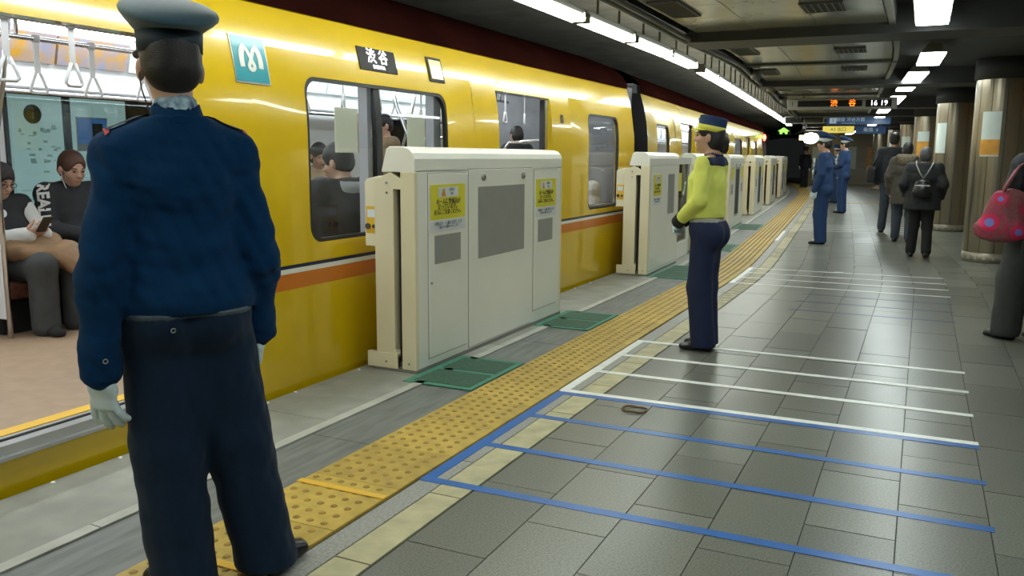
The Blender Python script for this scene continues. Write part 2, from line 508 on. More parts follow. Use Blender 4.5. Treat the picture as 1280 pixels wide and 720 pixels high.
# ---- right side wall with posters, far away
m = MB(); strip(m, 3.2, 3.5, 0, S1, 0, 2.9, 2)
wall_r = m.build('wall_right', 'wall_beige'); tag(wall_r, 'beige wall beyond the columns', kind='structure')
for i, s in enumerate([18.4, 20.3, 22, 24, 26, 28.4, 31, 33.5, 36, 38.6, 41, 44, 47, 50]):
    m = MB(); strip(m, 3.17, 3.2, s, s + 1.1, 0.8, 2.0)
    po = m.build('wall_poster', ['poster_white', 'poster_orange', 'poster_white'][i % 3])
    tag(po, f'{ORD[i]} poster along the beige wall beyond the columns', 'poster', 'posters on the far beige wall')
m = MB(); strip(m, 3.12, 3.2, 0, S1, 2.12, 2.42, 2)
m.build('wall_band', 'poster_orange', wall_r)
# far end wall
pe = B(0, 47); he = 0.0
m = MB(); m.box(-1.6, 8, 0, 0.2, 0, 2.6)
wall_b = m.build('wall_back', 'wall_beige', None, pe, he)
for i in range(3):
    m = MB(); m.box(-1.2 + i * 1.3, -0.4 + i * 1.3, -0.04, -0.006, 0.8, 1.9); tag(m.build('end_poster', ['poster_white', 'poster_orange'][i == 2], None, pe), f'{ORD[i]} poster on the wall at the far end of the platform', 'poster', 'posters on the far end wall')
tag(wall_b, 'pale wall at the far end of the platform', kind='structure')
m = MB(); m.box(-7, 3.5, 0, 0.2, -1.2, 3.2)
tag(m.build('wall_front', 'wall_dark', None, (0, -4, 0), 0), 'dark wall behind the camera', kind='structure')

# ---- ceiling
CZ = 2.50
m = MB(); strip(m, -2.14, 5.2, S0, S1, CZ + 0.13, CZ + 0.3, 2)
ceiling = m.build('ceiling', 'ceiling_dark'); tag(ceiling, 'dark painted ceiling', kind='structure')
m = MB(); strip(m, -8.5, -2.14, S0, S1, 2.86, 3.1, 2); 
o = m.build('ceiling_slab', 'ceiling_left', ceiling)
m = MB(); strip(m, -2.24, -2.10, S0, S1, 2.50, 2.90, 2)
o = m.build('ceiling_upstand', 'beam_dark', ceiling)
bays = [(-0.5, 2.2), (2.34, 5.2), (5.34, 8.2), (8.78, 11.28), (11.46, 13.85), (14.5, 16.9), (17.1, 20.2), (20.8, 24), (24.6, 28), (28.6, 32), (32.6, 36), (36.6, 40)]
xs = [-2.02, -1.47, -0.92, -0.36]
for (a, b) in bays:
    nseg = 2
    for q in range(nseg):
        s0 = a + (b - a) * q / nseg; s1 = a + (b - a) * (q + 1) / nseg
        for i in range(3):
            m = MB(); strip(m, xs[i] + 0.004, xs[i + 1] - 0.004, s0 + 0.004, s1 - 0.004, CZ, CZ + 0.03, 2)
            m.build('ceiling_panel', 'ceiling_panel', ceiling)
for i in range(len(bays) - 1):
    a, b = bays[i][1], bays[i + 1][0]
    deep = (b - a) > 0.3
    m = MB(); strip(m, -2.12, 1.9 if deep else -0.3, a, b, CZ - (0.09 if deep else 0.02), CZ + 0.14)
    m.build('ceiling_beam', 'beam_dark', ceiling)
m = MB(); strip(m, -0.35, -0.30, S0, S1, CZ - 0.02, CZ + 0.13)
m.build('ceiling_trim', 'sign_grey', ceiling)

def vent(x, s, w, l, label, slats):
    t = empty('ceiling_vent', B(x, s, CZ - 0.012), heading(s))
    tag(t, label, 'vent', 'vents in the ceiling panels')
    m = MB(); m.box(-w / 2, w / 2, -l / 2, l / 2, 0, 0.011); m.build('vent_opening', 'vent_dark', t)
    m = MB()
    for sx in (-1, 1): m.box(sx * w / 2 - 0.008, sx * w / 2 + 0.008, -l / 2 - .008, l / 2 + .008, -0.004, 0.011)
    for sy in (-1, 1): m.box(-w / 2, w / 2, sy * l / 2 - 0.008, sy * l / 2 + 0.008, -0.004, 0.011)
    m.build('vent_frame', 'vent_slat', t)
    for k in range(slats):
        xx = -w / 2 + w * (k + 0.5) / slats
        m = MB(); m.box(xx - 0.006, xx + 0.006, -l / 2, l / 2, -0.003, 0.006); m.build('slat', 'vent_slat', t)
ords = ['nearest', 'second', 'third', 'fourth', 'fifth', 'sixth']
for i, s in enumerate([6.82, 9.75, 12.4, 15.4, 18.6]):
    vent(-1.85, s, 0.22, 0.75, f'square dark ceiling vent on the train side, {ords[i]} from the camera', 0)
for i, s in enumerate([7.15, 10.1, 12.2, 15.6]):
    vent(-0.78, s, 0.30, 0.42, f'slatted grille vent by the walkway lights, {ords[i]} from the camera', 6)

# cable conduits along the train-side rim of the ceiling panels
for k, (x, z, r) in enumerate([(-2.06, 2.44, 0.022), (-2.16, 2.46, 0.03)]):
    m = MB(); m.tube([B(x + 0.02 * math.sin(s * 1.3), s, z) for s in np.arange(2, 34, 0.5)], r, 8)
    m.build('cable_conduit', 'pipe_grey', ceiling)
for i, s in enumerate([11.9, 14.2, 17.3]):
    m = MB(); m.lathe([(0.03, 0.0), (0.07, 0.02), (0.07, 0.10), (0.045, 0.14)], 12)
    m.build('junction_box', 'pipe_grey', ceiling, B(-1.97, s, CZ - 0.15))

# ---- fluorescent battens over the platform edge
def batten(x, s, z, L, label):
    t = empty('fluorescent_light', B(x, s, z), heading(s + L / 2))
    tag(t, label, 'light', 'bare tubes over the platform edge')
    m = MB(); m.box(-0.05, 0.05, 0.0, L, 0.055, 0.10); m.build('batten', 'sign_grey', t)
    for dx in (-0.045, 0.045):
        m = MB(); m.tube([(dx, 0.03, 0.02), (dx, L - 0.03, 0.02)], 0.027, 8); m.build('tube', 'tube_lit', t)
    for yy in (0.02, L - 0.02):
        m = MB(); m.box(-0.07, 0.07, yy - 0.012, yy + 0.012, -0.005, 0.07); m.build('lamp_holder', 'sign_grey', t)
    for q in (.3, .75):
        m = MB(); m.tube([(0, L * q, 0.1), (0, L * q, 0.40)], 0.012, 6); m.build('hanger', 'pipe_grey', t)
s = -2.6; k = 0
while s < 30.5:
    batten(-2.62, s, 2.43, 1.28, f'{ORD[k]} pair of bare fluorescent tubes over the platform edge counted from behind the camera' if k < 4 else f'{ORD[k - 4]} pair of bare fluorescent tubes in view over the platform edge')
    k += 1
    s += 1.28 + (0.62 if k in (10,) else 0.06)

# ---- luminaires over the walkway
def luminaire(x, s, L, w, z, label):
    t = empty('ceiling_light', B(x, s, z), heading(s + L / 2))
    tag(t, label, 'light', 'boxed lights over the walkway')
    m = MB(); m.hexa([(-w / 2 - .01, 0, 0.005), (w / 2 + .01, 0, 0.005), (w / 2 + .01, L, 0.005), (-w / 2 - .01, L, 0.005),
                      (-w / 4, 0.03, 0.10), (w / 4, 0.03, 0.10), (w / 4, L - 0.03, 0.10), (-w / 4, L - 0.03, 0.10)])
    m.build('housing', 'sign_grey', t)
    m = MB(); m.box(-w / 2, w / 2, 0.01, L - 0.01, -0.012, 0.004); m.build('diffuser', 'lum_lit', t)
    m = MB(); m.tube([(0, L / 2, 0.1), (0, L / 2, 0.36)], 0.012, 6); m.build('hanger', 'pipe_grey', t)
lum = [(0.0, -1.2, 1.25), (0.0, 1.2, 1.25), (0.0, 3.8, 1.25), (-0.02, 6.75, 1.25), (0.03, 10.15, 1.25), (0.0, 12.35, 3.2), (0.0, 17.0, 2.3), (-0.05, 20.6, 2.4), (0.0, 24.4, 1.3), (0, 27.5, 1.3), (0, 30.5, 1.3), (0, 34, 1.3), (0, 38, 1.3), (0, 42, 1.3)]
for i, (x, s, L) in enumerate(lum):
    luminaire(x, s, L, 0.235, 2.44, f'{ORD[i]} white boxed ceiling light along the walkway row')
# small round lamp on the dark ceiling
m = MB(); m.lathe([(0.05, 0), (0.06, 0.03), (0.06, 0.08)], 12)
tag(m.build('ceiling_sensor', 'wall_beige', None, B(0.45, 16, CZ + 0.05)), 'small cream round sensor on the dark ceiling by the columns', 'sensor')

# ---- columns clad in vertical metal panels
def column(x, s, label, poster):
    R = 0.33
    t = empty('column', B(x, s, 0), heading(s)); tag(t, label, 'column', 'metal clad columns')
    N = 12
    for k in range(N):
        a0 = 2 * PI * k / N + 0.012; a1 = 2 * PI * (k + 1) / N - 0.012
        aa = [a0 + (a1 - a0) * q / 4 for q in range(5)]
        vs = []
        for z in (0.13, 2.36):
            for a in aa: vs.append((R * math.cos(a), R * math.sin(a), z))
            for a in aa: vs.append(((R - .02) * math.cos(a), (R - .02) * math.sin(a), z))
        fs = []
        for q in range(4):
            fs += [(q, q + 1, 11 + q, 10 + q), (5 + q + 1, 5 + q, 15 + q, 16 + q), (10 + q, 11 + q, 16 + q, 15 + q)]
        fs += [(0, 10, 15, 5), (4, 9, 19, 14)]
        m = MB(); m.add(vs, fs, False); m.build('panel', 'column_panel', t)
    m = MB(); m.lathe([(R - 0.022, 0.02), (R - 0.022, 2.40)], 24); m.build('core', 'gate_line', t)
    m = MB(); m.lathe([(R + 0.004, 0.0), (R + 0.004, 0.125), (R - .01, 0.13)], 24); bs = m.build('base_ring', 'column_base', t)
    m = MB(); m.lathe([(R + .03, 2.36), (R + 0.03, 2.64)], 24); m.build('top_ring', 'ceiling_dark', t)
    m = MB()
    for k in range(20):
        a = 2 * PI * k / 20
        c, sn = math.cos(a), math.sin(a)
        m.tube([(c * (R + .0), sn * (R + .0), 0.06), (c * (R + .008), sn * (R + .008), 0.06)], 0.022, 6)
    m.build('vent_hole', 'edge_light', bs)
    return t
cx = [(1.06, 12.9), (1.06, 18.1), (1.06, 23.6), (1.06, 29), (1.06, 34.5), (1.06, 40)]
cl = ['nearest metal clad column behind the person with the pink bag', 'second metal clad column from the right edge',
      'third metal clad column from the right edge', 'fourth metal clad column from the right edge', 'fifth metal clad column from the right edge', 'farthest metal clad column']
for (x, s), l in zip(cx, cl): column(x, s, l, None)
def col_poster(ci, a0, a1, z0, z1, m1, label, split=None, txt=None):
    x, s = cx[ci]; R = 0.336
    t = empty('column_poster', B(x, s, 0), heading(s)); tag(t, label, 'poster', 'posters on the columns')
    def patch(name, mt, zz0, zz1, rr):
        aa = [math.radians(a0 + (a1 - a0) * q / 6) for q in range(7)]
        vs = [(r * math.cos(a), r * math.sin(a), z) for r in (rr, rr - 0.003) for z in (zz0, zz1) for a in aa]
        fs = []
        for q in range(6):
            fs += [(q, q + 1, 8 + q, 7 + q), (14 + q + 1, 14 + q, 21 + q, 22 + q), (7 + q, 8 + q, 22 + q, 21 + q), (q + 1, q, 14 + q, 15 + q)]
        fs += [(0, 7, 21, 14), (6, 20, 27, 13)]
        mm = MB(); mm.add(vs, fs); return mm.build(name, mt, t)
    patch('sheet', m1, z0, z1, R)
    if split:
        patch('coloured_block', 'poster_orange', z0 + 0.02, z0 + (z1 - z0) * split, R + 0.003)
col_poster(0, 222, 262, 1.38, 1.95, 'poster_white', 'white poster with orange lower part on the nearest column', 0.38)
col_poster(1, 200, 240, 1.45, 2.0, 'poster_white', 'white poster on the second column from the right', None)
col_poster(2, 222, 270, 1.2, 2.0, 'poster_white', 'tall poster with orange block on the third column', 0.7)
col_poster(3, 215, 262, 1.5, 2.0, 'poster_white', 'white poster on the fourth column', None)
col_poster(4, 215, 262, 1.3, 2.0, 'poster_white', 'half orange poster on the fifth column', 0.5)

# ---- hanging signs
def board(name, x0, x1, s, z0, z1, mt, label, cat, th=0.1, tilt=0):
    t = empty(name, B((x0 + x1) / 2, s, z0), heading(s) + tilt); tag(t, label, cat)
    w = (x1 - x0) / 2
    mm = MB(); mm.box(-w, w, 0, th, 0, z1 - z0); b = mm.build('case', mt, t); bevel(b, 0.008)
    for q in (-0.7, 0.7):
        mm = MB(); mm.tube([(w * q, th / 2, z1 - z0), (w * q, th / 2, max(z1 - z0 + .05, 2.62 - z0))], 0.015, 6); mm.build('hanger', 'pipe_grey', t)
    return t, w, z1 - z0
def face(t, name, x0, x1, z0, z1, mt, y=-0.004):
    mm = MB(); mm.box(x0, x1, y, 0.001, z0, z1); return mm.build(name, mt, t)
FR = (PI / 2, 0, 0)
hx = 17.0
off17 = B(0, hx)[0]
t, w, hh = board('departure_board', -2.38 - off17, -0.50 - off17, hx, 2.225, 2.43, 'sign_grey', 'hanging departure board with orange destination and white clock', 'departure board')
face(t, 'destination_display', -w * 0.80, w * 0.38, 0.05, hh - 0.045, 'sign_black')
face(t, 'clock_display', w * 0.44, w * 0.90, 0.04, hh - 0.04, 'sign_black')
text('渋', 0.13, 'led_orange', (-w * 0.13, -0.006, hh / 2), FR, t); text('谷', 0.13, 'led_orange', (w * 0.20, -0.006, hh / 2), FR, t)
text('16', 0.13, 'led_white', (w * 0.585, -0.006, hh / 2), FR, t); text('19', 0.13, 'led_white', (w * 0.765, -0.006, hh / 2), FR, t)
text('1', 0.11, 'sign_black', (-w * 0.90, -0.006, hh / 2), FR, t)
o26 = B(0, 26)[0]
t, w, hh = board('direction_sign', -2.56 - o26, -0.9 - o26, 26, 2.27, 2.485, 'sign_blue', 'dark blue hanging direction sign with platform number', 'sign')
face(t, 'number_field', -w * .9, -w * .68, 0.03, hh - 0.03, 'sign_pale')
text('1', 0.15, 'sign_blue', (-w * .79, -0.006, hh / 2), FR, t); text('銀座 渋谷方面', 0.12, 'sign_pale', (-w * .24, -0.006, hh * .6), FR, t)
text('for Ginza Shibuya', 0.05, 'sign_pale', (-w * .3, -0.006, hh * .18), FR, t)
t, w, hh = board('dark_display', -3.68 - o26, -2.62 - o26, 25.9, 2.30, 2.50, 'sign_grey', 'dark unlit hanging display in a pale frame', 'display')
face(t, 'screen_field', -w * .95, -w * .02, 0.02, hh - 0.02, 'sign_black'); face(t, 'screen_field', w * .02, w * .95, 0.02, hh - 0.02, 'wall_dark')
o30 = B(0, 30)[0]
t, w, hh = board('exit_sign', -3.05 - o30, -2.10 - o30, 30, 2.15, 2.36, 'sign_yellow', 'yellow hanging exit sign with rounded ends', 'sign')
text('A3 出口', 0.14, 'ink', (0, -0.006, hh / 2), FR, t)
t, w, hh = board('transfer_sign', -2.05 - o30, -1.15 - o30, 30, 2.12, 2.35, 'sign_blue', 'small blue hanging transfer sign with arrow', 'sign')
text('乗換 ↗', 0.15, 'sign_pale', (0, -0.006, hh / 2), FR, t)
o34 = B(0, 33)[0]
t, w, hh = board('emergency_exit_sign', -4.92 - o34, -4.45 - o34, 33, 2.15, 2.44, 'sign_black', 'green lit emergency exit sign near the end of the train', 'sign')
mm = MB(); mm.prism([(-.13, 0.04), (-.13, .14), (-.2, .14), (0, .27), (.2, .14), (.13, .14), (.13, .04), (.05, .04), (.05, .1), (-.05, .1), (-.05, .04)], -0.01, 0.0, 'y'); mm.build('pictogram', 'led_green', t)
# bright lamp and lit boards at the far end
m = MB(); m.lathe([(0.05, 0), (0.22, 0.05), (0.32, 0.22), (0.22, 0.40), (0.05, 0.44)], 16)
o = m.build('globe_lamp', 'globe_lit', None, B(-4.2 - B(0, 37)[0], 37, 1.9)); tag(o, 'big bright glowing lamp far down the platform', 'lamp')
t, w, hh = board('lit_board', -5.7 - B(0, 45.5)[0], -4.15 - B(0, 45.5)[0], 45.5, 2.2, 2.45, 'board_lit', 'pale yellow lit board at the far end of the platform', 'sign')

# ================================================================== THE TRAIN
def TX(z):
    """outer skin offset (x) of the body side at height z: leans in towards the roof"""
    if z < 1.45: return -3.22
    a = (z - 1.45) / 0.72 * math.radians(20)
    return -3.22 - (0.72 / math.radians(20)) * (-math.log(max(1e-6, math.cos(a))))
FZ = 0.19
def rrect(y0, y1, z0, z1, r, n=5):
    pts = []
    for (cy, cz, a0) in ((y1 - r, z1 - r, 0), (y0 + r, z1 - r, 90), (y0 + r, z0 + r, 180), (y1 - r, z0 + r, 270)):
        for k in range(n + 1):
            a = math.radians(a0 + 90 * k / n)
            pts.append((cy + r * math.cos(a), cz + r * math.sin(a)))
    # subdivide long edges
    out = []
    for i, p in enumerate(pts):
        q = pts[(i + 1) % len(pts)]
        out.append(p)
        d = math.hypot(q[0] - p[0], q[1] - p[1])
        k = int(d / 0.12)
        for j in range(1, k): out.append((p[0] + (q[0] - p[0]) * j / k, p[1] + (q[1] - p[1]) * j / k))
    return out
def to_rect(p, hole_c, y0, y1, z0, z1):
    dy, dz = p[0] - hole_c[0], p[1] - hole_c[1]
    t = 1e9
    if dy > 1e-9: t = min(t, (y1 - hole_c[0]) / dy)
    if dy < -1e-9: t = min(t, (y0 - hole_c[0]) / dy)
    if dz > 1e-9: t = min(t, (z1 - hole_c[1]) / dz)
    if dz < -1e-9: t = min(t, (z0 - hole_c[1]) / dz)
    return (hole_c[0] + dy * t, hole_c[1] + dz * t)
def skin_grid(m, y0, y1, z0, z1, dz=0.05, off=0.0):
    n = max(1, int(math.ceil((z1 - z0) / dz)))
    vs = []
    for i in range(n + 1):
        z = z0 + (z1 - z0) * i / n
        vs += [(TX(z) + off, y0, z), (TX(z) + off, y1, z)]
    m.add(vs, [(2 * i, 2 * i + 1, 2 * i + 3, 2 * i + 2) for i in range(n)], True)
def skin_hole(m, y0, y1, z0, z1, hy0, hy1, hz0, hz1, r, depth=0.05):
    hole = rrect(hy0, hy1, hz0, hz1, r)
    c = ((hy0 + hy1) / 2, (hz0 + hz1) / 2)
    # corners of the outer rectangle must be hit: insert radial points through them
    ext = []
    for cy, cz in ((y1, z1), (y0, z1), (y0, z0), (y1, z0)):
        ext.append((cy, cz))
    outer = [to_rect(p, c, y0, y1, z0, z1) for p in hole]
    for e in ext:
        k = min(range(len(outer)), key=lambda i: (outer[i][0] - e[0]) ** 2 + (outer[i][1] - e[1]) ** 2)
        outer[k] = e
    n = len(hole)
    vs = [(TX(p[1]), p[0], p[1]) for p in hole] + [(TX(p[1]), p[0], p[1]) for p in outer]
    vs += [(TX(p[1]) - depth, p[0], p[1]) for p in hole]
    fs = [(i, (i + 1) % n, n + (i + 1) % n, n + i) for i in range(n)]
    m.add(vs[:2 * n], fs, True)
    m.add(vs[:n] + vs[2 * n:], [((i + 1) % n, i, n + i, n + (i + 1) % n) for i in range(n)], False)
    return hole
def ring(m, y0, y1, z0, z1, r, w, dx, th=0.012):
    """gasket / frame following the rounded opening"""
    a = rrect(y0, y1, z0, z1, r); b = rrect(y0 + w, y1 - w, z0 + w, z1 - w, max(0.01, r - w))
    n = min(len(a), len(b))
    a2 = a
    c = ((y0 + y1) / 2, (z0 + z1) / 2)
    b2 = []
    for p in a:
        b2.append((c[0] + (p[0] - c[0]) * (1 - 2 * w / (y1 - y0)), c[1] + (p[1] - c[1]) * (1 - 2 * w / (z1 - z0))))
    n = len(a2)
    vs = []
    for dd in (dx, dx - th):
        vs += [(TX(p[1]) + dd, p[0], p[1]) for p in a2] + [(TX(p[1]) + dd, p[0], p[1]) for p in b2]
    fs = []
    for i in range(n):
        j = (i + 1) % n
        fs += [(i, j, n + j, n + i), (2 * n + j, 2 * n + i, 3 * n + i, 3 * n + j), (n + i, n + j, 3 * n + j, 3 * n + i), (j, i, 2 * n + i, 2 * n + j)]
    m.add(vs, fs)
def pane(m, y0, y1, z0, z1, dx):
    n = 6; vs = []
    for i in range(n + 1):
        z = z0 + (z1 - z0) * i / n
        vs += [(TX(z) + dx, y0, z), (TX(z) + dx, y1, z)]
    m.add(vs, [(2 * i, 2 * i + 1, 2 * i + 3, 2 * i + 2) for i in range(n)], True)

ZT = 2.165        # top of the yellow
DZ1 = 1.885       # head of the door openings
WZ0, WZ1 = 0.815, 1.795
CAR_W = 2.5
def build_car(t, y0, y1, doors, windows, near):
    """doors: (a,b); windows: (a,b,z0,z1,r,split)"""
    items = sorted([(d[0], d[1], 'd', d) for d in doors] + [(w[0], w[1], 'w', w) for w in windows])
    body = MB()
    skin_grid(body, y0, y1, 1.93, ZT, 0.03)
    cuts = [y0]
    for i in range(len(items) - 1): cuts.append((items[i][1] + items[i + 1][0]) / 2)
    cuts.append(y1)
    glass = []
    for i, (a, b, k, d) in enumerate(items):
        c0, c1 = cuts[i], cuts[i + 1]
        if k == 'd':
            skin_grid(body, c0, a, 0.72, 1.93); skin_grid(body, b, c1, 0.72, 1.93)
            skin_grid(body, c0, a, -0.35, 0.58, 0.5); skin_grid(body, b, c1, -0.35, 0.58, 0.5)
            skin_grid(body, a, b, DZ1, 1.93); skin_grid(body, a, b, -0.35, 0.14, 0.5)
            for q in (a, b):
                body.add([(TX(z), q, z) for z in (0.14, 1.0, 1.5, 1.7, DZ1)] + [(-3.34, q, z) for z in (0.14, 1.0, 1.5, 1.7, DZ1)], [(j, j + 1, 6 + j, 5 + j) for j in range(4)])
            body.add([(TX(DZ1), a, DZ1), (TX(DZ1), b, DZ1), (-3.34, b, DZ1), (-3.34, a, DZ1)], [(0, 1, 2, 3)])
        else:
            skin_grid(body, c0, c1, -0.35, 0.58, 0.5)
            skin_hole(body, c0, c1, 0.72, 1.93, a, b, d[2], d[3], d[4])
    # body ends
    for q in (y0, y1):
        zz = [-0.35, 0.7, 1.45, 1.6, 1.8, 2.0, ZT]
        mm = MB(); mm.add([(TX(z) - 0.002, q, z) for z in zz] + [(TX(z) - 0.6, q, z) for z in zz], [(j, j + 1, 8 + j, 7 + j) for j in range(6)]); mm.build('end_panel', 'black_rubber', t, fixn=False)
    body.build('body_side', 'train_yellow', t, fixn=False)
    # stripes (bands between 0.58 and 0.72), cut at the doors
    segs = []; c = y0
    for d in sorted(doors): segs.append((c, d[0])); c = d[1]
    segs.append((c, y1))
    for (a, b) in segs:
        if b - a < 0.05: continue
        for (za, zb, mt) in ((0.58, 0.672, 'train_orange'), (0.672, 0.70, 'train_white'), (0.70, 0.722, 'train_navy')):
            m = MB(); skin_grid(m, a, b, za, zb, 0.5); m.build('stripe', mt, t, fixn=False)
    # roof
    m = MB(); prof = [(TX(ZT) + 0.012, ZT - 0.005), (TX(ZT) + 0.012, ZT + 0.05), (TX(ZT) - 0.05, ZT + .15), (-3.55, 2.43), (-3.9, 2.56), (-4.45, 2.60), (-5.0, 2.56), (-5.72, 2.4), (-5.9, 2.1), (-5.9, 2.0)]
    vs = [(x, y, z) for y in (y0, y1) for (x, z) in prof]; n = len(prof)
    m.add(vs, [(i, i + 1, n + i + 1, n + i) for i in range(n - 1)], True); m.build('roof', 'train_roof', t, fixn=False)
    # window fittings
    for (a, b, z0, z1, r, split) in windows:
        m = MB(); ring(m, a, b, z0, z1, r, 0.022, -0.004, 0.03); wf = m.build('window_frame', 'black_rubber', t)
        ys = [a + 0.02] + ([split] if split else []) + [b - 0.02]
        for q in range(len(ys) - 1):
            m = MB(); pane(m, ys[q], ys[q + 1], z0 + 0.02, z1 - 0.02, -0.03); m.build('pane', 'car_glass', wf, fixn=False)
        if split:
            m = MB(); skin_grid(m, split - 0.03, split + 0.035, z0, z1, 0.1, -0.012); skin_grid(m, split - 0.03, split + 0.035, z0, z1, 0.1, -0.05); m.build('mullion', 'black_rubber', wf, fixn=False)
            m = MB(); m.box(-3.345, -3.275, split - 0.075, split - 0.03, z0, z1); m.build('inner_post', 'car_grey', wf)
            m = MB(); m.box(-3.345, -3.275, b - 0.12, b - 0.02, z0, z1); m.build('inner_post', 'car_grey', wf)
    # doors: leaves slid back, thresholds
    for (a, b) in doors:
        m = MB(); m.box(-3.34, -3.225, a, b, 0.14, FZ); m.box(-3.225, -3.20, a, b, 0.135, 0.15); th = m.build('threshold', 'alu', t)
        m = MB(); m.box(-3.305, -3.285, a, b, FZ, FZ + 0.004); m.build('door_track', 'dark_gap', th)
        m = MB(); m.box(-3.42, -3.345, a, b, FZ - 0.004, FZ + 0.003); m.build('threshold_edge', 'tape_yellow', th)
        m = MB(); m.box(-3.315, -3.275, b - 0.07, b + 0.55, FZ + 0.005, 1.87); lf = m.build('door_leaf', 'alu', t)
        m = MB(); m.box(-3.318, -3.272, b - 0.10, b - 0.07, FZ + 0.005, 1.87); m.build('rubber_edge', 'black_rubber', lf)
        m = MB(); m.box(-3.315, -3.275, a - 0.55, a + 0.02, FZ + 0.005, 1.87); lf = m.build('door_leaf', 'alu', t)
        m = MB(); m.box(-3.318, -3.272, a + 0.02, a + 0.05, FZ + 0.005, 1.87); m.build('rubber_edge', 'black_rubber', lf)
    # interior shell
    m = MB(); m.box(-5.72, -3.30, y0 + .02, y1 - .02, 0.05, FZ - 0.002); m.build('car_floor', 'car_floor', t)
    m = MB(); m.box(-5.70, -3.45, y0 + .02, y1 - .02, 2.26, 2.29); m.build('car_ceiling', 'car_ceiling', t)
    for q in (y0 + .02, y1 - .05):
        m = MB(); m.box(-5.72, -3.40, q, q + .03, 0.1, 2.28); m.build('end_wall', 'end_grey', t)
    # inner lining on the near side (above and below the openings)
    m = MB(); m.box(-3.46, -3.42, y0 + .02, y1 - .02, 1.90, 2.27)
    c = y0
    for (a, b) in segs: m.box(-3.36, -3.34, a, b, FZ, 0.80)
    m.build('inner_lining', 'car_grey', t)
    # far wall with window openings
    m = MB(); m.box(-5.78, -5.70, y0, y1, 0.05, 0.98); m.box(-5.78, -5.70, y0, y1, 1.80, 2.28); fw = m.build('far_wall', 'car_wall', t)
    wins = []
    y = doors[0][1] + 0.28
    # far windows lie opposite the near ones; posts and far doors between
    posts = []
    for (a, b, z0, z1, r, split) in windows: wins.append((a - 0.15, b + 0.15))
    edges = [y0] + [e for w in sorted(wins) for e in w] + [y1]
    for q in range(0, len(edges), 2):
        if edges[q + 1] - edges[q] > 0.02:
            m = MB(); m.box(-5.78, -5.70, edges[q], edges[q + 1], 0.98, 1.80); m.build('wall_post', 'car_wall', fw)
    for (a, b) in wins:
        m = MB(); m.box(-5.745, -5.735, a, b, 0.98, 1.80); m.build('pane', 'car_glass', fw)
    # lamps
    for x in (-3.92, -5.38):
        y = y0 + 0.3
        while y < y1 - 1.0:
            m = MB(); m.box(x - 0.10, x + 0.10, y, min(y + 1.15, y1 - 0.2), 2.19 if x < -5 else 2.235, 2.258); m.build('lamp_strip', 'car_lit', t)
            y += 1.25
    # hand rails and luggage rack on the far side
    m = MB(); m.tube([(-5.36, y0 + .3, 1.74), (-5.36, y1 - .3, 1.74)], 0.018, 8); m.tube([(-5.62, y0 + .3, 1.76), (-5.62, y1 - .3, 1.76)], 0.014, 8)
    rk = m.build('luggage_rack', 'chrome', t)
    m = MB(); m.box(-5.66, -5.38, y0 + .3, y1 - .3, 1.765, 1.778); m.build('rack_shelf', 'car_grey', rk)
    m = MB(); m.tube([(-4.85, y0 + .2, 2.02), (-4.85, y1 - .2, 2.02)], 0.016, 8)
    for yy in np.arange(y0 + 0.6, y1 - .3, 1.6): m.tube([(-4.85, yy, 2.02), (-4.85, yy, 2.27)], 0.012, 6)
    m.build('strap_rail', 'chrome', t)
    m = MB(); m.tube([(-4.15, y0 + .2, 2.02), (-4.15, y1 - .2, 2.02)], 0.016, 8)
    for yy in np.arange(y0 + 0.6, y1 - .3, 1.6): m.tube([(-4.15, yy, 2.02), (-4.15, yy, 2.27)], 0.012, 6)
    m.build('strap_rail', 'chrome', t)
    return segs

strap_parts = None
def strap_meshes():
    m = MB(); m.box(-0.004, 0.004, -0.016, 0.016, -0.20, 0.02); belt = m.mesh('belt', 'strap_white')
    pts = [(0, -0.012, -0.20), (0, -0.045, -0.285), (0, -0.05, -0.305), (0, -0.035, -0.318), (0, 0.035, -0.318), (0, 0.05, -0.305), (0, 0.045, -0.285), (0, 0.012, -0.20)]
    m = MB(); m.tube(pts, 0.0095, 8); ringm = m.mesh('handle', 'strap_white')
    m = MB(); m.lathe([(0.024, -0.02), (0.026, 0.0), (0.024, 0.02)], 10); cl = m.mesh('clamp', 'car_grey')
    return belt, ringm, cl
SM = strap_meshes()
def hang_strap(t, x, y, rz=0.0, z=2.02):
    st = link('hang_strap', SM[0], None, t); st.location = (x, y, z); st.rotation_euler = (0, 0, rz)
    a = link('strap_handle', SM[1], None, st); b = link('strap_clamp', SM[2], None, st)
    return st

def bench(t, a, b, near=False):
    x0, x1 = (-3.88, -3.42) if near else (-5.68, -5.18)
    bx0, bx1 = (-3.50, -3.40) if near else (-5.70, -5.60)
    m = MB(); m.box(x0, x1, a, b, FZ + 0.22, FZ + 0.335); o = m.build('bench_seat', 'seat_fabric', t); bevel(o, 0.03, 3)
    m = MB(); m.box(bx0, bx1, a, b, FZ + 0.34, FZ + (0.60 if near else 0.80)); q = m.build('bench_back', 'seat_fabric', o); bevel(q, 0.02, 2)
    m = MB(); m.box(x0 + (0.05 if near else 0.0), x1 - (0.0 if near else 0.05), a, b, FZ, FZ + 0.22); m.build('bench_base', 'dark_gap', o)

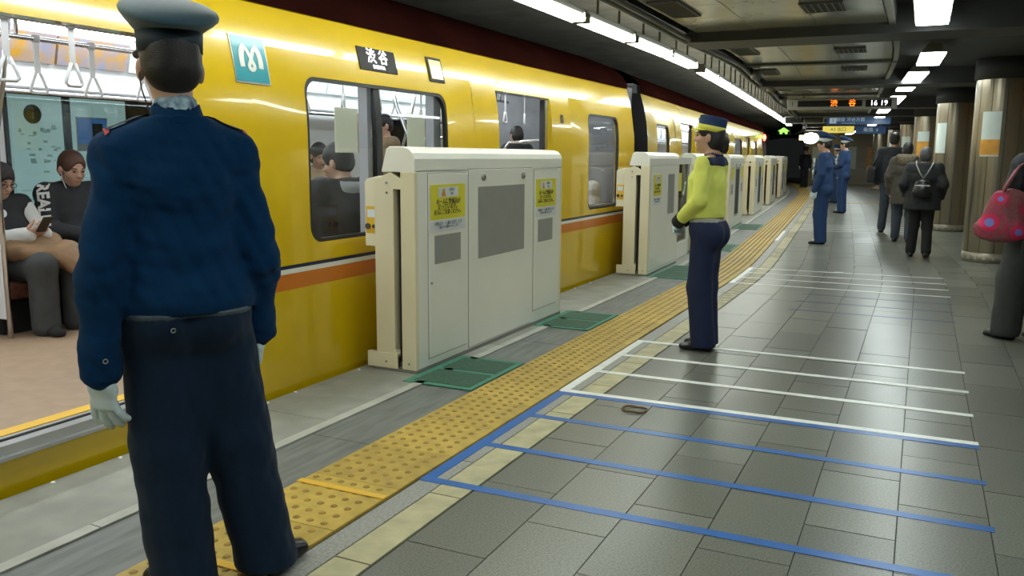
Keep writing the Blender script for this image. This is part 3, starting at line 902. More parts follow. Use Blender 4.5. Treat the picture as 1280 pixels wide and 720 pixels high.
# ---- the near car
car1 = empty('subway_car', (0, 0, 0)); tag(car1, 'yellow subway car nearest the camera with an open doorway', 'train car', 'cars of the yellow train')
doors1 = [(-2.9, -1.6), (1.79, 3.12), (6.49, 7.64)]
wins1 = [(-0.75, 0.85, WZ0, WZ1, 0.09, 0.05), (4.0, 5.63, 0.83, WZ1, 0.10, 4.745), (8.63, 9.63, 0.775, WZ1, 0.09, None)]
build_car(car1, -3.6, 10.22, doors1, wins1, True)
for (a, b) in ((-1.2, 1.5), (3.42, 6.2), (7.95, 9.95)):
    bench(car1, a, 7.7 if a == 3.42 else b); bench(car1, a, b, True)
for k, y in enumerate([2.35, 2.75, 3.12, 3.52, 3.9, 4.3, 4.7, 5.1, 5.5, 6.0, 7.4, 7.9, 8.4, 8.9, 9.4]):
    hang_strap(car1, -4.85, y, random.uniform(-0.5, 0.5)); 
    if y > 5.2 or y < 3.2: hang_strap(car1, -4.15, y + 0.1, random.uniform(-0.5, 0.5))
# seat-end partitions with bent chrome poles beside the doorways
def partition(y, side_far=True, flip=1):
    x0, x1 = (-5.68, -5.10) if side_far else (-3.95, -3.42)
    px = x1 if side_far else x0
    m = MB(); m.box(x0, x1, y - 0.02, y + 0.02, FZ + 0.12, FZ + 0.92); o = m.build('seat_partition', 'car_wall', car1); bevel(o, 0.01)
    m = MB(); m.tube([(px, y, FZ), (px, y, FZ + 0.9), (px + 0.02, y, 1.45), (px + (0.12 if side_far else -0.12), y, 1.75), (px + (0.25 if side_far else -0.25), y, 2.26)], 0.017, 8); m.build('pole', 'chrome', o)
    m = MB(); m.tube([(x0 + (.0 if side_far else .5), y, 1.50), (px + (-.14 if side_far else .14), y, 1.48), (px, y, 1.30)], 0.014, 8); m.build('grab_rail', 'chrome', o)
for y in (3.38, 7.9): partition(y, True)
for y in (6.24, 7.9): partition(y, False)
# adverts: frieze above the rack, hanging sheets in the windows
for k, y in enumerate(np.arange(2.4, 9.6, 0.62)):
    m = MB(); m.hexa([(-5.69, y, 1.97), (-5.66, y, 1.97), (-5.66, y + .60, 1.97), (-5.69, y + .60, 1.97), (-5.64, y, 2.17), (-5.61, y, 2.17), (-5.61, y + .60, 2.17), (-5.64, y + .60, 2.17)])
    tag(m.build('advert_card', ['ad_mix', 'ad_mix', 'ad_mix', 'ad_mix', 'poster_white'][k % 5] if y < 4.4 else 'poster_white'), f'{ORD[k]} advert card above the luggage rack counted from the open door', 'advert', 'advert cards above the luggage rack')
for (y, lab) in ((4.32, 'left cream sheet stuck on the pane of the wide train window'), (5.14, 'right cream sheet stuck on the pane of the wide train window')):
    m = MB(); m.box(-3.272, -3.268, y, y + 0.235, 1.36, 1.635); tag(m.build('paper_sheet', 'paper'), lab, 'paper')
# map board, notice and info symbol on the wall across the track
t = empty('station_map_board', (-6.36, 4.60, 0.7)); tag(t, 'pale green station map board seen through the open door', 'map board')
m = MB(); m.box(-0.03, 0, -0.24, 0.20, 0, 1.25); m.build('board', 'map_board_glow', t)
m = MB(); m.tube([(0.0, -0.06, .945), (0.006, -0.06, .945)], 0.075, 20); ic = m.build('info_symbol', 'map_dark', t)
text('i', 0.13, 'sticker_white', (0.008, -0.06, .945), (PI / 2, 0, PI / 2), t)
m = MB()
random.seed(3)
for k in range(26):
    y = random.uniform(-0.2, 0.14); z = random.uniform(0.55, 0.84); m.box(0, 0.003, y, y + random.uniform(.01, .05), z, z + random.uniform(.006, .03))
for k in range(16):
    y = random.uniform(-0.2, 0.10); z = random.uniform(0.1, 0.5); m.box(0, 0.003, y, y + random.uniform(.03, .1), z, z + random.uniform(.006, .03))
m.build('map_print', 'map_ink_glow', t)
m = MB(); m.box(-0.03, 0.01, 0.21, 0.27, 0, 1.25); m.build('board_frame', 'map_dark', t)
t2 = empty('notice_board', (-6.36, 4.92, 0.7)); tag(t2, 'pale green notice board with a small photo sheet behind the train', 'notice board')
m = MB(); m.box(-0.03, 0, -0.04, 1.2, 0, 1.25); m.build('board', 'map_board_glow', t2)
m = MB(); m.box(0, 0.006, 0.0, 0.30, 0.66, 0.94); sh = m.build('photo_sheet', 'sticker_white', t2)
m = MB(); m.box(0.006, 0.008, 0.01, 0.29, 0.72, 0.93); m.build('photo', 'photo_blue_glow', sh)
m = MB(); m.box(0.008, 0.010, 0.15, 0.25, 0.73, 0.89); m.build('photo_figure', 'coat_dark', sh)
m = MB(); m.box(0, 0.006, 0.50, 0.80, 0.5, 1.2); m.build('dark_sheet', 'trouser_grey', t2)

# outside fittings on the near car
def tilt(z):
    a = 0 if z < 1.45 else (z - 1.45) / 0.72 * math.radians(20)
    return a
def skin_plate(name, y0, y1, z0, z1, th, mt, parent, r=0.0):
    """thin plate lying on the curved skin"""
    n = 4; vs = []
    for o_ in (th, 0.001):
        for i in range(n + 1):
            z = z0 + (z1 - z0) * i / n; a = tilt(z)
            vs += [(TX(z) + o_ * math.cos(a), y0, z + o_ * math.sin(a)), (TX(z) + o_ * math.cos(a), y1, z + o_ * math.sin(a))]
    k = 2 * (n + 1); fs = []
    for i in range(n):
        fs += [(2 * i, 2 * i + 1, 2 * i + 3, 2 * i + 2), (2 * i, 2 * i + 2, k + 2 * i + 2, k + 2 * i), (2 * i + 1, k + 2 * i + 1, k + 2 * i + 3, 2 * i + 3)]
    fs += [(0, k, k + 1, 1), (2 * n, 2 * n + 1, k + 2 * n + 1, k + 2 * n)]
    mm = MB(); mm.add(vs, fs); return mm.build(name, mt, parent)
fr = skin_plate('logo_frame', 3.455, 3.715, 1.715, 1.965, 0.006, 'alu', car1)
lp = skin_plate('logo_plate', 3.463, 3.707, 1.723, 1.957, 0.008, 'metro_teal', fr)
# the white loop emblem: a ribbon drawn along a path
def ribbon(path, w, mt, parent, name, yc, zc, sc):
    n = len(path); vs = []
    for i in range(n):
        p = Vector(path[i]); tg = (Vector(path[min(i + 1, n - 1)]) - Vector(path[max(i - 1, 0)])).normalized()
        nn = Vector((-tg[1], tg[0])); ww = w[i] if isinstance(w, list) else w
        for sgn in (-1, 1):
            q = p + nn * ww * sgn
            z = zc + q[1] * sc; a = tilt(z)
            for oo in (0.0085, 0.011):
                vs.append((TX(z) + oo * math.cos(a), yc + q[0] * sc, z + oo * math.sin(a)))
    fs = []
    for i in range(n - 1):
        a, b = 4 * i, 4 * i + 4
        fs += [(a + 1, a + 3, b + 3, b + 1), (a, b, b + 2, a + 2), (a, a + 1, b + 1, b), (a + 2, b + 2, b + 3, a + 3)]
    mm = MB(); mm.add(vs, fs); return mm.build(name, mt, parent)
path = []
half = [(-0.78, -0.55), (-0.80, -0.1), (-0.72, 0.35), (-0.52, 0.62), (-0.30, 0.52), (-0.10, 0.15), (0.08, -0.18), (0.22, -0.45), (0.14, -0.62), (0.0, -0.66)]
path = half + [(-p[0], p[1]) for p in half[::-1]][1:]
def smooth_path(p, k=4):
    out = []
    P = [Vector((*q, 0)) for q in p]
    for i in range(len(P) - 1):
        p0, p1, p2, p3 = P[max(i - 1, 0)], P[i], P[i + 1], P[min(i + 2, len(P) - 1)]
        for j in range(k):
            t_ = j / k
            q = 0.5 * ((2 * p1) + (-p0 + p2) * t_ + (2 * p0 - 5 * p1 + 4 * p2 - p3) * t_ ** 2 + (-p0 + 3 * p1 - 3 * p2 + p3) * t_ ** 3)
            out.append((q[0], q[1]))
    out.append((P[-1][0], P[-1][1])); return out
sp = smooth_path(path)
ribbon(sp, [0.20 if (i < 14 or i > len(sp) - 15) else 0.13 for i in range(len(sp))], 'train_white', fr, 'emblem', 3.585, 1.845, 0.088)
ld = skin_plate('destination_display', 4.59, 5.02, 1.885, 2.03, 0.006, 'sign_black', car1)
zz = 1.975; o = text('渋 谷', 0.105, 'led_white', (TX(zz) + 0.010, 4.80, zz), (PI / 2 - tilt(zz), 0, PI / 2), ld)
zz = 1.912; o = text('SHIBUYA', 0.034, 'led_white', (TX(zz) + 0.010, 4.80, zz), (PI / 2 - tilt(zz), 0, PI / 2), ld)
lf = skin_plate('side_lamp_frame', 5.44, 5.65, 1.875, 2.05, 0.008, 'trouser_grey', car1)
ll = skin_plate('side_lamp_lens', 5.465, 5.625, 1.895, 2.03, 0.014, 'lamp_amber', lf)
cp = skin_plate('car_plate', 7.86, 7.93, 1.665, 1.745, 0.004, 'ink', car1)
text('1', 0.05, 'sticker_white', (TX(1.705) + 0.006, 7.895, 1.705), (PI / 2, 0, PI / 2), cp)

# ---- cars further on
def far_car(sA, L, label, tail):
    pA = Vector(B(0, sA)); pB = Vector(B(0, sA + L))
    ang = math.atan2(-(pB - pA)[0], (pB - pA)[1])
    t = empty('subway_car', (pA[0], pA[1], 0), ang); tag(t, label, 'train car', 'cars of the yellow train')
    d = [(2.55, 3.8), (7.35, 8.6), (12.2, 13.45)]
    w = [(0.62, 1.5, 0.80, WZ1, 0.08, None), (4.75, 6.35, 0.83, WZ1, 0.09, 5.5), (9.6, 11.2, 0.83, WZ1, 0.09, 10.4), (14.2, 15.2, 0.8, WZ1, 0.08, None)]
    build_car(t, 0, L, d, w, False)
    for (a, b) in ((0.3, 2.3), (4.1, 7.0), (8.9, 11.9), (13.8, 15.6)): bench(t, a, b); bench(t, a, b, True)
    for y in (4.5, 5.0, 5.5, 6.0, 9.5, 10.0, 10.5): hang_strap(t, -4.15, y, random.uniform(-.5, .5))
    for y in (0.8, 1.2): hang_strap(t, -4.15, y, 0.3)
    skin_plate('destination_display', 5.2, 5.6, 1.885, 2.03, 0.006, 'sign_black', t)
    lf = skin_plate('side_lamp_frame', 6.0, 6.2, 1.875, 2.05, 0.008, 'trouser_grey', t)
    if tail:
        m = MB(); m.lathe([(0.02, -0.01), (0.10, 0.0), (0.10, 0.05), (0.02, 0.08)], 12)
        o = m.build('tail_lamp', 'lamp_red', t); o.rotation_euler = (0, PI / 2, 0); o.location = (TX(1.98), L - 0.5, 1.98)
    return t
far_car(11.22, 18.4, 'second yellow subway car, behind the woman guard', True)
m = MB(); m.box(-5.4, -3.40, 10.25, 10.62, -0.2, 2.2)
o = m.build('gangway_bellows', 'black_rubber', car1)

# ================================================================== PLATFORM GATES
GH = 1.40
def plate(t, name, y0, y1, z0, z1, mt, x=0.0, th=0.004, bev=0.0):
    m = MB(); m.box(x, x + th, y0, y1, z0, z1); o = m.build(name, mt, t)
    if bev: bevel(o, bev)
    return o
def gate_body(t, L, ends=True):
    # front housing (slim), hood over everything, rear pocket for the sliding leaf
    m = MB(); m.box(-0.10, 0, 0, L, 0.02, 1.26); o = m.build('housing', 'gate_white', t); bevel(o, 0.006)
    hood = [(0.0, 1.245), (0.0, 1.325), (-0.012, 1.36), (-0.04, 1.385), (-0.075, 1.395), (-0.175, 1.40), (-0.20, 1.385), (-0.235, 1.255), (-0.235, 1.245)]
    m = MB(); m.prism(hood, -0.004, L + 0.004, 'y'); o = m.build('hood', 'gate_white', t); bevel(o, 0.004)
    m = MB(); m.box(-0.135, -0.10, 0.03, L - 0.03, 0.06, 1.25); m.build('leaf_slot', 'dark_gap', t)
    m = MB(); m.prism([(-0.135, 0.02), (-0.135, 0.10), (-0.155, 0.14), (-0.135, 0.17) if False else (-0.155, 0.20), (-0.155, 1.14), (-0.10, 1.14), (-0.10, 1.20), (-0.175, 1.245), (-0.295, 1.20), (-0.295, 0.02)], 0.0, L, 'y')
    o = m.build('rear_pocket', 'gate_cream', t); bevel(o, 0.004)
    m = MB(); m.box(-0.31, 0.005, 0.0, L, 0.0, 0.022); m.build('base_plate', 'gate_line', t)
    for q in ((-0.006, 0.03), (L - 0.03, L + 0.006)):
        m = MB(); m.box(-0.102, 0.002, q[0], q[1], 0.02, 1.25); o = m.build('end_frame', 'gate_cream', t); bevel(o, 0.006)
        m = MB(); m.box(-0.36, -0.135, q[0], q[1] , 0.02, 0.115); m.build('end_foot', 'gate_cream', t)
        for (bx, bz) in ((-0.05, 0.06), (-0.22, 0.06), (-0.20, 1.12), (-0.20, 1.18)):
            yb = q[0] if q[0] < 0 else q[1]
            m = MB(); m.tube([(bx, yb - 0.003, bz), (bx, yb + 0.003, bz)], 0.007, 8); m.build('bolt', 'gate_line', t)
def control_box(t, y):
    m = MB(); m.prism([(-0.295, 0.78), (-0.295, 1.22), (-0.385, 1.20), (-0.40, 1.18), (-0.40, 0.78)], y, y + 0.22, 'y'); o = m.build('control_box', 'gate_cream', t); bevel(o, 0.004)
    m = MB(); m.box(-0.39, -0.31, y - 0.003, y, 0.86, 1.03); lb = m.build('control_label', 'label_amber', o)
    m = MB(); m.box(-0.38, -0.32, y - 0.0045, y - 0.003, 0.96, 1.01); m.build('label_panel', 'sticker_white', lb)
    for (bx, r) in ((-0.375, 0.018), (-0.33, 0.012)):
        m = MB(); m.tube([(bx, y - 0.012, 0.905), (bx, y, 0.905)], r, 12); m.build('button', 'ink', lb)
def sticker(t, y0, y1, z0, z1, detail=True):
    o = plate(t, 'sticker', y0, y1, z0, z1, 'sticker_yellow', 0.006, 0.0015)
    w = y1 - y0; h = z1 - z0
    if not detail: return o
    b = plate(o, 'icon_field', y0 + w * .22, y1 - w * .22, z1 - h * .36, z1 - h * .08, 'sticker_white', 0.0075, 0.001)
    yc = y0 + w * .36; zb = z1 - h * .34
    m = MB(); m.add([(0.0093, yc - w * .065, zb), (0.0093, yc + w * .065, zb), (0.0093, yc + w * .02, zb + h * .22), (0.0093, yc - w * .02, zb + h * .22)], [(0, 1, 2, 3)])
    m.build('cone_icon', 'poster_orange', o)
    rot = (PI / 2, 0, PI / 2)
    text('作業中', h * .10, 'ink_grey', (0.0095, y0 + w * .6, z1 - h * .16), rot, o)
    text('注意', h * .08, 'ink_grey', (0.0095, y0 + w * .6, z1 - h * .28), rot, o)
    for k, tx in enumerate(['ホームに警備員が', '立っています。', '足元にご注意ください。']):
        ms = w * (.088 if k < 2 else .075)
        text(tx, ms, 'ink', (0.0095, (y0 + y1) / 2, z1 - h * (.50 + .15 * k)), rot, o)
    return o
def notice(t, y0, y1, z0, z1):
    o = plate(t, 'notice_sheet', y0, y1, z0, z1, 'sticker_white', 0.006, 0.0015)
    rot = (PI / 2, 0, PI / 2); w = y1 - y0
    text('可動式ホーム柵を設置します', w * .062, 'ink_grey', (0.0085, (y0 + y1) / 2, z1 - (z1 - z0) * .3), rot, o)
    text('ご協力をお願いいたします', w * .05, 'ink_grey', (0.0085, (y0 + y1) / 2, z1 - (z1 - z0) * .6), rot, o)
def door_plate(t, name, y0, y1, z0, z1):
    plate(t, 'panel_gap', y0 - 0.005, y1 + 0.005, z0 - 0.005, z1 + 0.005, 'gate_line', 0.0, 0.001)
    return plate(t, name, y0, y1, z0, z1, 'gate_white', 0.0005, 0.0045, 0.002)
def lock(t, y, z):
    m = MB(); m.lathe([(0.026, 0), (0.026, 0.006), (0.016, 0.012)], 14, sy=1.3); o = m.build('lock', 'gate_line', t)
    o.location = (0.004, y, z); o.rotation_euler = (0, PI / 2, 0)
    m = MB(); m.lathe([(0.010, 0), (0.010, 0.014)], 10); q = m.build('lock_cap', 'chrome', o)

def gate_long(s0, L, label, detail=True, tall=False):
    t = empty('platform_gate', B(-2.75, s0), heading(s0 + L / 2)); tag(t, label, 'platform gate', 'white platform gates along the edge')
    gate_body(t, L); control_box(t, 0.05)
    a, b = L * .064, L * .277
    c, d = L * .29, L * .735
    e, f = L * .752, L * .955
    door_plate(t, 'access_panel', a, b, 0.07, 1.235); door_plate(t, 'access_panel', c, d, 0.035, 1.255); door_plate(t, 'access_panel', e, f, 0.12, 1.235)
    if tall:
        plate(t, 'glass_window', c + .2, d - .2, 0.22, 1.16, 'gate_screen', 0.005, 0.003)
        m = MB(); m.box(0.008, 0.012, c + .24, d - .24, 0.26, 1.12); m.build('dark_pane', 'trouser_grey', t)
    else:
        plate(t, 'screen', c + .13, d - .15, 0.64, 1.135, 'gate_screen', 0.005, 0.003)
    lock(t, c + .21, 1.20); lock(t, d - .17, 1.20)
    for (q0, q1) in ((a + .02, b - .03), (e + .03, f - .04)):
        sticker(t, q0, q1, 0.945, 1.165, detail)
        if detail: notice(t, q0, q1, 0.865, 0.94)
        plate(t, 'louvre', q0 + .05, q1 - .06, 0.665, 0.845, 'gate_screen', 0.0055, 0.002)
    m = MB(); m.tube([(0.004, b - 0.47, 0.55), (0.012, b - 0.47, 0.55)], 0.008, 8); m.build('key_hole', 'gate_line', t)
    return t
def gate_short(s0, L, label, detail=True):
    t = empty('platform_gate', B(-2.75, s0), heading(s0 + L / 2)); tag(t, label, 'platform gate', 'white platform gates along the edge')
    gate_body(t, L); control_box(t, 0.05)
    door_plate(t, 'access_panel', 0.06, L - 0.06, 0.05, 1.24)
    sticker(t, 0.16, 0.52, 0.90, 1.14, detail); 
    if detail: notice(t, 0.16, 0.52, 0.80, 0.885)
    plate(t, 'screen', L * .60, L * .82, 0.66, 1.14, 'gate_screen', 0.005, 0.003)
    return t
def glass_screen(s0, L, label):
    t = empty('glass_screen', B(-2.82, s0), heading(s0 + L / 2)); tag(t, label, 'glass screen')
    m = MB()
    m.box(-0.08, 0, 0, 0.07, 0.0, 1.32); m.box(-0.08, 0, L - 0.07, L, 0.0, 1.32); m.box(-0.08, 0, 0, L, 1.25, 1.34); m.box(-0.08, 0, 0, L, 0.0, 0.20)
    m.build('frame', 'gate_white', t)
    m = MB(); m.box(-0.045, -0.035, 0.07, L - 0.07, 0.20, 1.25); m.build('pane', 'gate_glass', t)
    sticker(t, 0.15, 0.5, 0.9, 1.14, False)
    return t
gate_long(4.40, 2.33, 'large white platform gate with grey screen, nearest the camera')
gate_short(9.35, 1.42, 'narrow white platform gate beside the woman guard')
glass_screen(10.90, 1.20, 'tinted glass screen behind the narrow gate beside the woman guard')
gate_short(12.25, 1.45, 'white platform gate partly hidden behind the woman guard', False)
gate_long(15.95, 2.3, 'white platform gate with tall dark pane, just right of the woman guard', False, True)
glab = ['white platform gate two places beyond the woman guard', 'white platform gate three places beyond the woman guard', 'white platform gate four places beyond the woman guard',
        'white platform gate five places beyond the woman guard', 'farthest white platform gate near the dark suited men']
for s, l in zip([20.7, 25.4, 30.2, 35.0, 40.0], glab): gate_long(s, 2.3, l, False, True)

# ================================================================== MARKS ON THE FLOOR
def tape(t, pts, w, mt, z=0.0016, worn=False):
    (x0, s0), (x1, s1) = pts
    m = MB()
    if abs(x1 - x0) < 1e-6: strip(m, x0 - w / 2, x0 + w / 2, s0, s1, 0.0005, z, 0.6)
    else:
        a, b, c, d = B(x0, s0 - w / 2), B(x1, s1 - w / 2), B(x1, s1 + w / 2), B(x0, s0 + w / 2)
        m.hexa([(q[0], q[1], 0.0005) for q in (a, b, c, d)] + [(q[0], q[1], z) for q in (a, b, c, d)])
    m.build('tape_strip', mt, t)
def queue_box(name, label, mt, rows, xl, xr, w, side, z=0.0016):
    t = empty(name, B(xl, rows[0][0])); tag(t, label, 'floor marking')
    t.location = (0, 0, 0)
    for (sa, sb) in rows: tape(t, ((xl, sa), (xr, sb)), w, mt, z)
    if side: tape(t, ((xl + 0.02, side[0]), (xl + 0.02, side[1])), 0.055, mt, z + 0.0004)
queue_box('blue_queue_marking', 'blue tape queue lines nearest the camera', 'tape_blue', [(2.94, 3.02 if False else 2.96), (3.445, 3.44), (3.955, 3.945), (4.42, 4.44)], -1.81, 0.335, 0.052, (2.92, 4.44))
queue_box('white_queue_marking', 'white tape queue lines at the feet of the woman guard', 'tape_white', [(4.475, 4.497), (4.99, 5.0), (5.49, 5.51), (5.975, 6.01)], -1.81, 0.335, 0.052, (4.46, 6.0), 0.0026)
queue_box('white_queue_marking', 'white tape queue lines behind the woman guard', 'tape_white', [(9.33, 9.33), (9.82, 9.82), (10.28, 10.28), (10.74, 10.76)], -1.81, 0.338, 0.042, (9.3, 10.8))
queue_box('faded_blue_queue_marking', 'faded blue tape queue lines in the middle of the walkway', 'tape_blue_worn', [(7.9, 7.9), (8.4, 8.4), (8.87, 8.87)], -1.0, 0.338, 0.045, None)
queue_box('white_queue_marking', 'far white tape queue lines beyond the first navy guard', 'tape_white', [(16.9, 16.9), (17.4, 17.4), (17.9, 17.9), (18.4, 18.4)], -1.81, 0.33, 0.042, (14.6, 16.6))
# small pale label on the floor
m = MB(); m.box(-0.05, 0.05, -0.05, 0.05, 0.0005, 0.002)
tag(m.build('floor_sticker', 'sticker_white', None, B(-0.78, 10.78)), 'small pale sticker on the floor by the far white lines', 'sticker')
# loose ring on the floor
m = MB(); m.tube([(0.065 * math.cos(a), 0.055 * math.sin(a), 0.005 + 0.003 * math.sin(3 * a)) for a in np.linspace(0.4, 2 * PI + 0.1, 26)], 0.006, 6)
tag(m.build('rubber_ring', 'coat_tan', None, (-1.306, 4.28, 0.002)), 'small brown rubber ring lying on the tiles', 'ring')
# yellow tape across the tactile strip
m = MB(); m.box(-0.215, 0.215, -0.018, 0.018, 0.004, 0.0062)
for (s, l) in ((2.68, 'yellow tape patch across the tactile strip beside the near guard'), (1.98, 'yellow tape patch across the tactile strip at the near guard')):
    o = link('yellow_tape', m.mesh('yellow_tape', 'tape_yellow')); o.location = (-2.04, s, 0.003); tag(o, l, 'tape')
# green protective mats round the gate feet
def green_mat(s, label, L=0.74, x0=-2.74, x1=-2.27):
    t = empty('green_mat', B(0, s), heading(s)); t.location = B(0, s); tag(t, label, 'mat')
    hs = MB(); hs.box(x0, x1, 0, L, 0.0, 0.004); hs.build('mat_sheet', 'mat_green', t)
    y = 0.05
    for q in range(2):
        w = (L - 0.15) / 2
        m = MB(); m.box(x0 + 0.05, x1 - 0.04, y, y + w, 0.004, 0.006); m.build('mesh_insert', 'mat_dark', t); y += w + 0.05
green_mat(4.22, 'green mat at the near end of the large white gate'); green_mat(6.15, 'green mat at the far end of the large white gate')
green_mat(9.3, 'green mat at the foot of the narrow gate', 1.2); green_mat(12.6, 'green mat behind the woman guard', 1.0); green_mat(16.6, 'green mat before the gate with the dark pane', 1.4)
# white studs along the very edge of the platform
for k in range(16):
    s = 2.15 + k * 0.42
    m = MB(); m.lathe([(0.010, 0), (0.010, 0.005), (0.006, 0.008)], 8)
    tag(m.build('edge_stud', 'tape_white', None, (-3.14 + random.uniform(-.01, .01), s + random.uniform(-.1, .1), 0.0)), 'tiny white bit on the platform edge beside the train', 'stud', 'white bits on the platform edge')
# thin post by the far wall
m = MB(); m.tube([(0, 0, 0), (0.0, 0, 2.5)], 0.03, 8)
tag(m.build('far_post', 'wall_beige', None, B(1.35, 38, 0)), 'thin pale post far down the walkway', 'post')

# ================================================================== SHAPING TOOLS FOR FIGURES AND SOFT THINGS
def V3(*a): return np.array(a, float)
def unit(v):
    v = np.asarray(v, float); n = np.linalg.norm(v); return v / n if n > 1e-9 else v
class Sdf:
    """smooth union of simple volumes, turned into one closed surface"""
    def __init__(s, k=0.02):
        s.ops = []; s.k = k; s.planes = []; s.noise = None
    def _add(s, fn, lo, hi, k, sub):
        s.ops.append((fn, np.array(lo, float), np.array(hi, float), s.k if k is None else k, sub)); return s
    def rc(s, a, b, ra, rb, k=None, sub=False):
        a = np.asarray(a, float); b = np.asarray(b, float); ab = b - a; l2 = max(ab.dot(ab), 1e-12)
        def fn(P):
            t = np.clip(((P - a) @ ab) / l2, 0, 1)
            return np.linalg.norm(P - a - t[..., None] * ab, axis=-1) - (ra + (rb - ra) * t)
        r = max(ra, rb)
        return s._add(fn, np.minimum(a, b) - r, np.maximum(a, b) + r, k, sub)
    def chain(s, pts, rs, k=None):
        for i in range(len(pts) - 1): s.rc(pts[i], pts[i + 1], rs[i], rs[i + 1], k)
        return s
    def ecap(s, a, b, wa, wb, side, k=None, sub=False):
        """capsule with elliptic section; wa, wb = (half width along side, half depth)"""
        a = np.asarray(a, float); b = np.asarray(b, float); ab = b - a; L = np.linalg.norm(ab); ax = ab / L
        u = unit(np.asarray(side, float) - ax * np.dot(side, ax)); v = np.cross(ax, u)
        def fn(P):
            q = P - a; h = q @ ax; t = np.clip(h / L, 0, 1)
            wu = wa[0] + (wb[0] - wa[0]) * t; wv = wa[1] + (wb[1] - wa[1]) * t
            qw = h - t * L; mn = np.minimum(wu, wv)
            k0 = np.sqrt(((q @ u) / wu) ** 2 + ((q @ v) / wv) ** 2 + (qw / mn) ** 2)
            return (k0 - 1) * mn
        r = max(*wa, *wb)
        return s._add(fn, np.minimum(a, b) - r, np.maximum(a, b) + r, k, sub)
    def ell(s, c, r, M=None, k=None, sub=False):
        c = np.asarray(c, float); r = np.asarray(r, float)
        def fn(P):
            q = P - c
            if M is not None: q = q @ M.T
            k0 = np.linalg.norm(q / r, axis=-1); k1 = np.linalg.norm(q / (r * r), axis=-1)
            return k0 * (k0 - 1) / np.maximum(k1, 1e-9)
        m = r.max()
        return s._add(fn, c - m, c + m, k, sub)
    def rbox(s, c, r, rad, M=None, k=None, sub=False):
        c = np.asarray(c, float); r = np.asarray(r, float) - rad
        def fn(P):
            q = P - c
            if M is not None: q = q @ M.T
            q = np.abs(q) - r
            return np.linalg.norm(np.maximum(q, 0), axis=-1) + np.minimum(q.max(-1), 0) - rad
        m = np.linalg.norm(r) + rad
        return s._add(fn, c - m, c + m, k, sub)
    def cut(s, pt, n):
        s.planes.append((np.asarray(pt, float), unit(n))); return s
    def trim(s, pt, n):
        """cut only what has been added so far"""
        s.ops.append(('plane', np.asarray(pt, float), unit(n), 0, None)); return s
    @staticmethod
    def _mix(D, d, k, sub):
        if sub:
            h = np.maximum(k - np.abs(D + d), 0) / max(k, 1e-6); return np.maximum(D, -d) + h * h * k * 0.25
        h = np.maximum(k - np.abs(D - d), 0) / max(k, 1e-6); return np.minimum(D, d) - h * h * k * 0.25
    def value(s, P):
        D = np.full(P.shape[:-1], 1.0)
        for fn, lo, hi, k, sub in s.ops:
            if sub is None: D = np.maximum(D, (P - lo) @ hi)
            else: D = s._mix(D, fn(P), k, sub)
        if s.noise is not None: D = D + s.noise(P)
        for pt, n in s.planes: D = np.maximum(D, (P - pt) @ n)
        return D
    def surface(s, h):
        lo = np.min([o[1] for o in s.ops if o[4] is False], axis=0) - 3 * h - 0.012; hi = np.max([o[2] for o in s.ops if o[4] is False], axis=0) + 3 * h + 0.012
        N = np.ceil((hi - lo) / h).astype(int) + 1
        ax = [lo[i] + h * np.arange(N[i]) for i in range(3)]
        D = np.full(N, 1.0, dtype=np.float64)
        for fn, a, b, k, sub in s.ops:
            if sub is None:
                D = np.maximum(D, ((ax[0] - a[0]) * b[0])[:, None, None] + ((ax[1] - a[1]) * b[1])[None, :, None] + ((ax[2] - a[2]) * b[2])[None, None, :])
                continue
            pad = k + 2 * h
            i0 = np.clip(np.floor((a - pad - lo) / h).astype(int), 0, N); i1 = np.clip(np.ceil((b + pad - lo) / h).astype(int) + 1, 0, N)
            if np.any(i1 <= i0): continue
            sl = tuple(slice(i0[q], i1[q]) for q in range(3))
            G = np.stack(np.meshgrid(*[ax[q][sl[q]] for q in range(3)], indexing='ij'), -1)
            D[sl] = s._mix(D[sl], fn(G), k, sub)
        if s.noise is not None or s.planes:
            near = np.abs(D) < 0.08
            near |= D < 0
            G = np.stack(np.meshgrid(*ax, indexing='ij'), -1)[near]
            d = D[near]
            if s.noise is not None: d = d + s.noise(G)
            for pt, n in s.planes: d = np.maximum(d, (G - pt) @ n)
            D[near] = d
        return nets(D, lo, h)
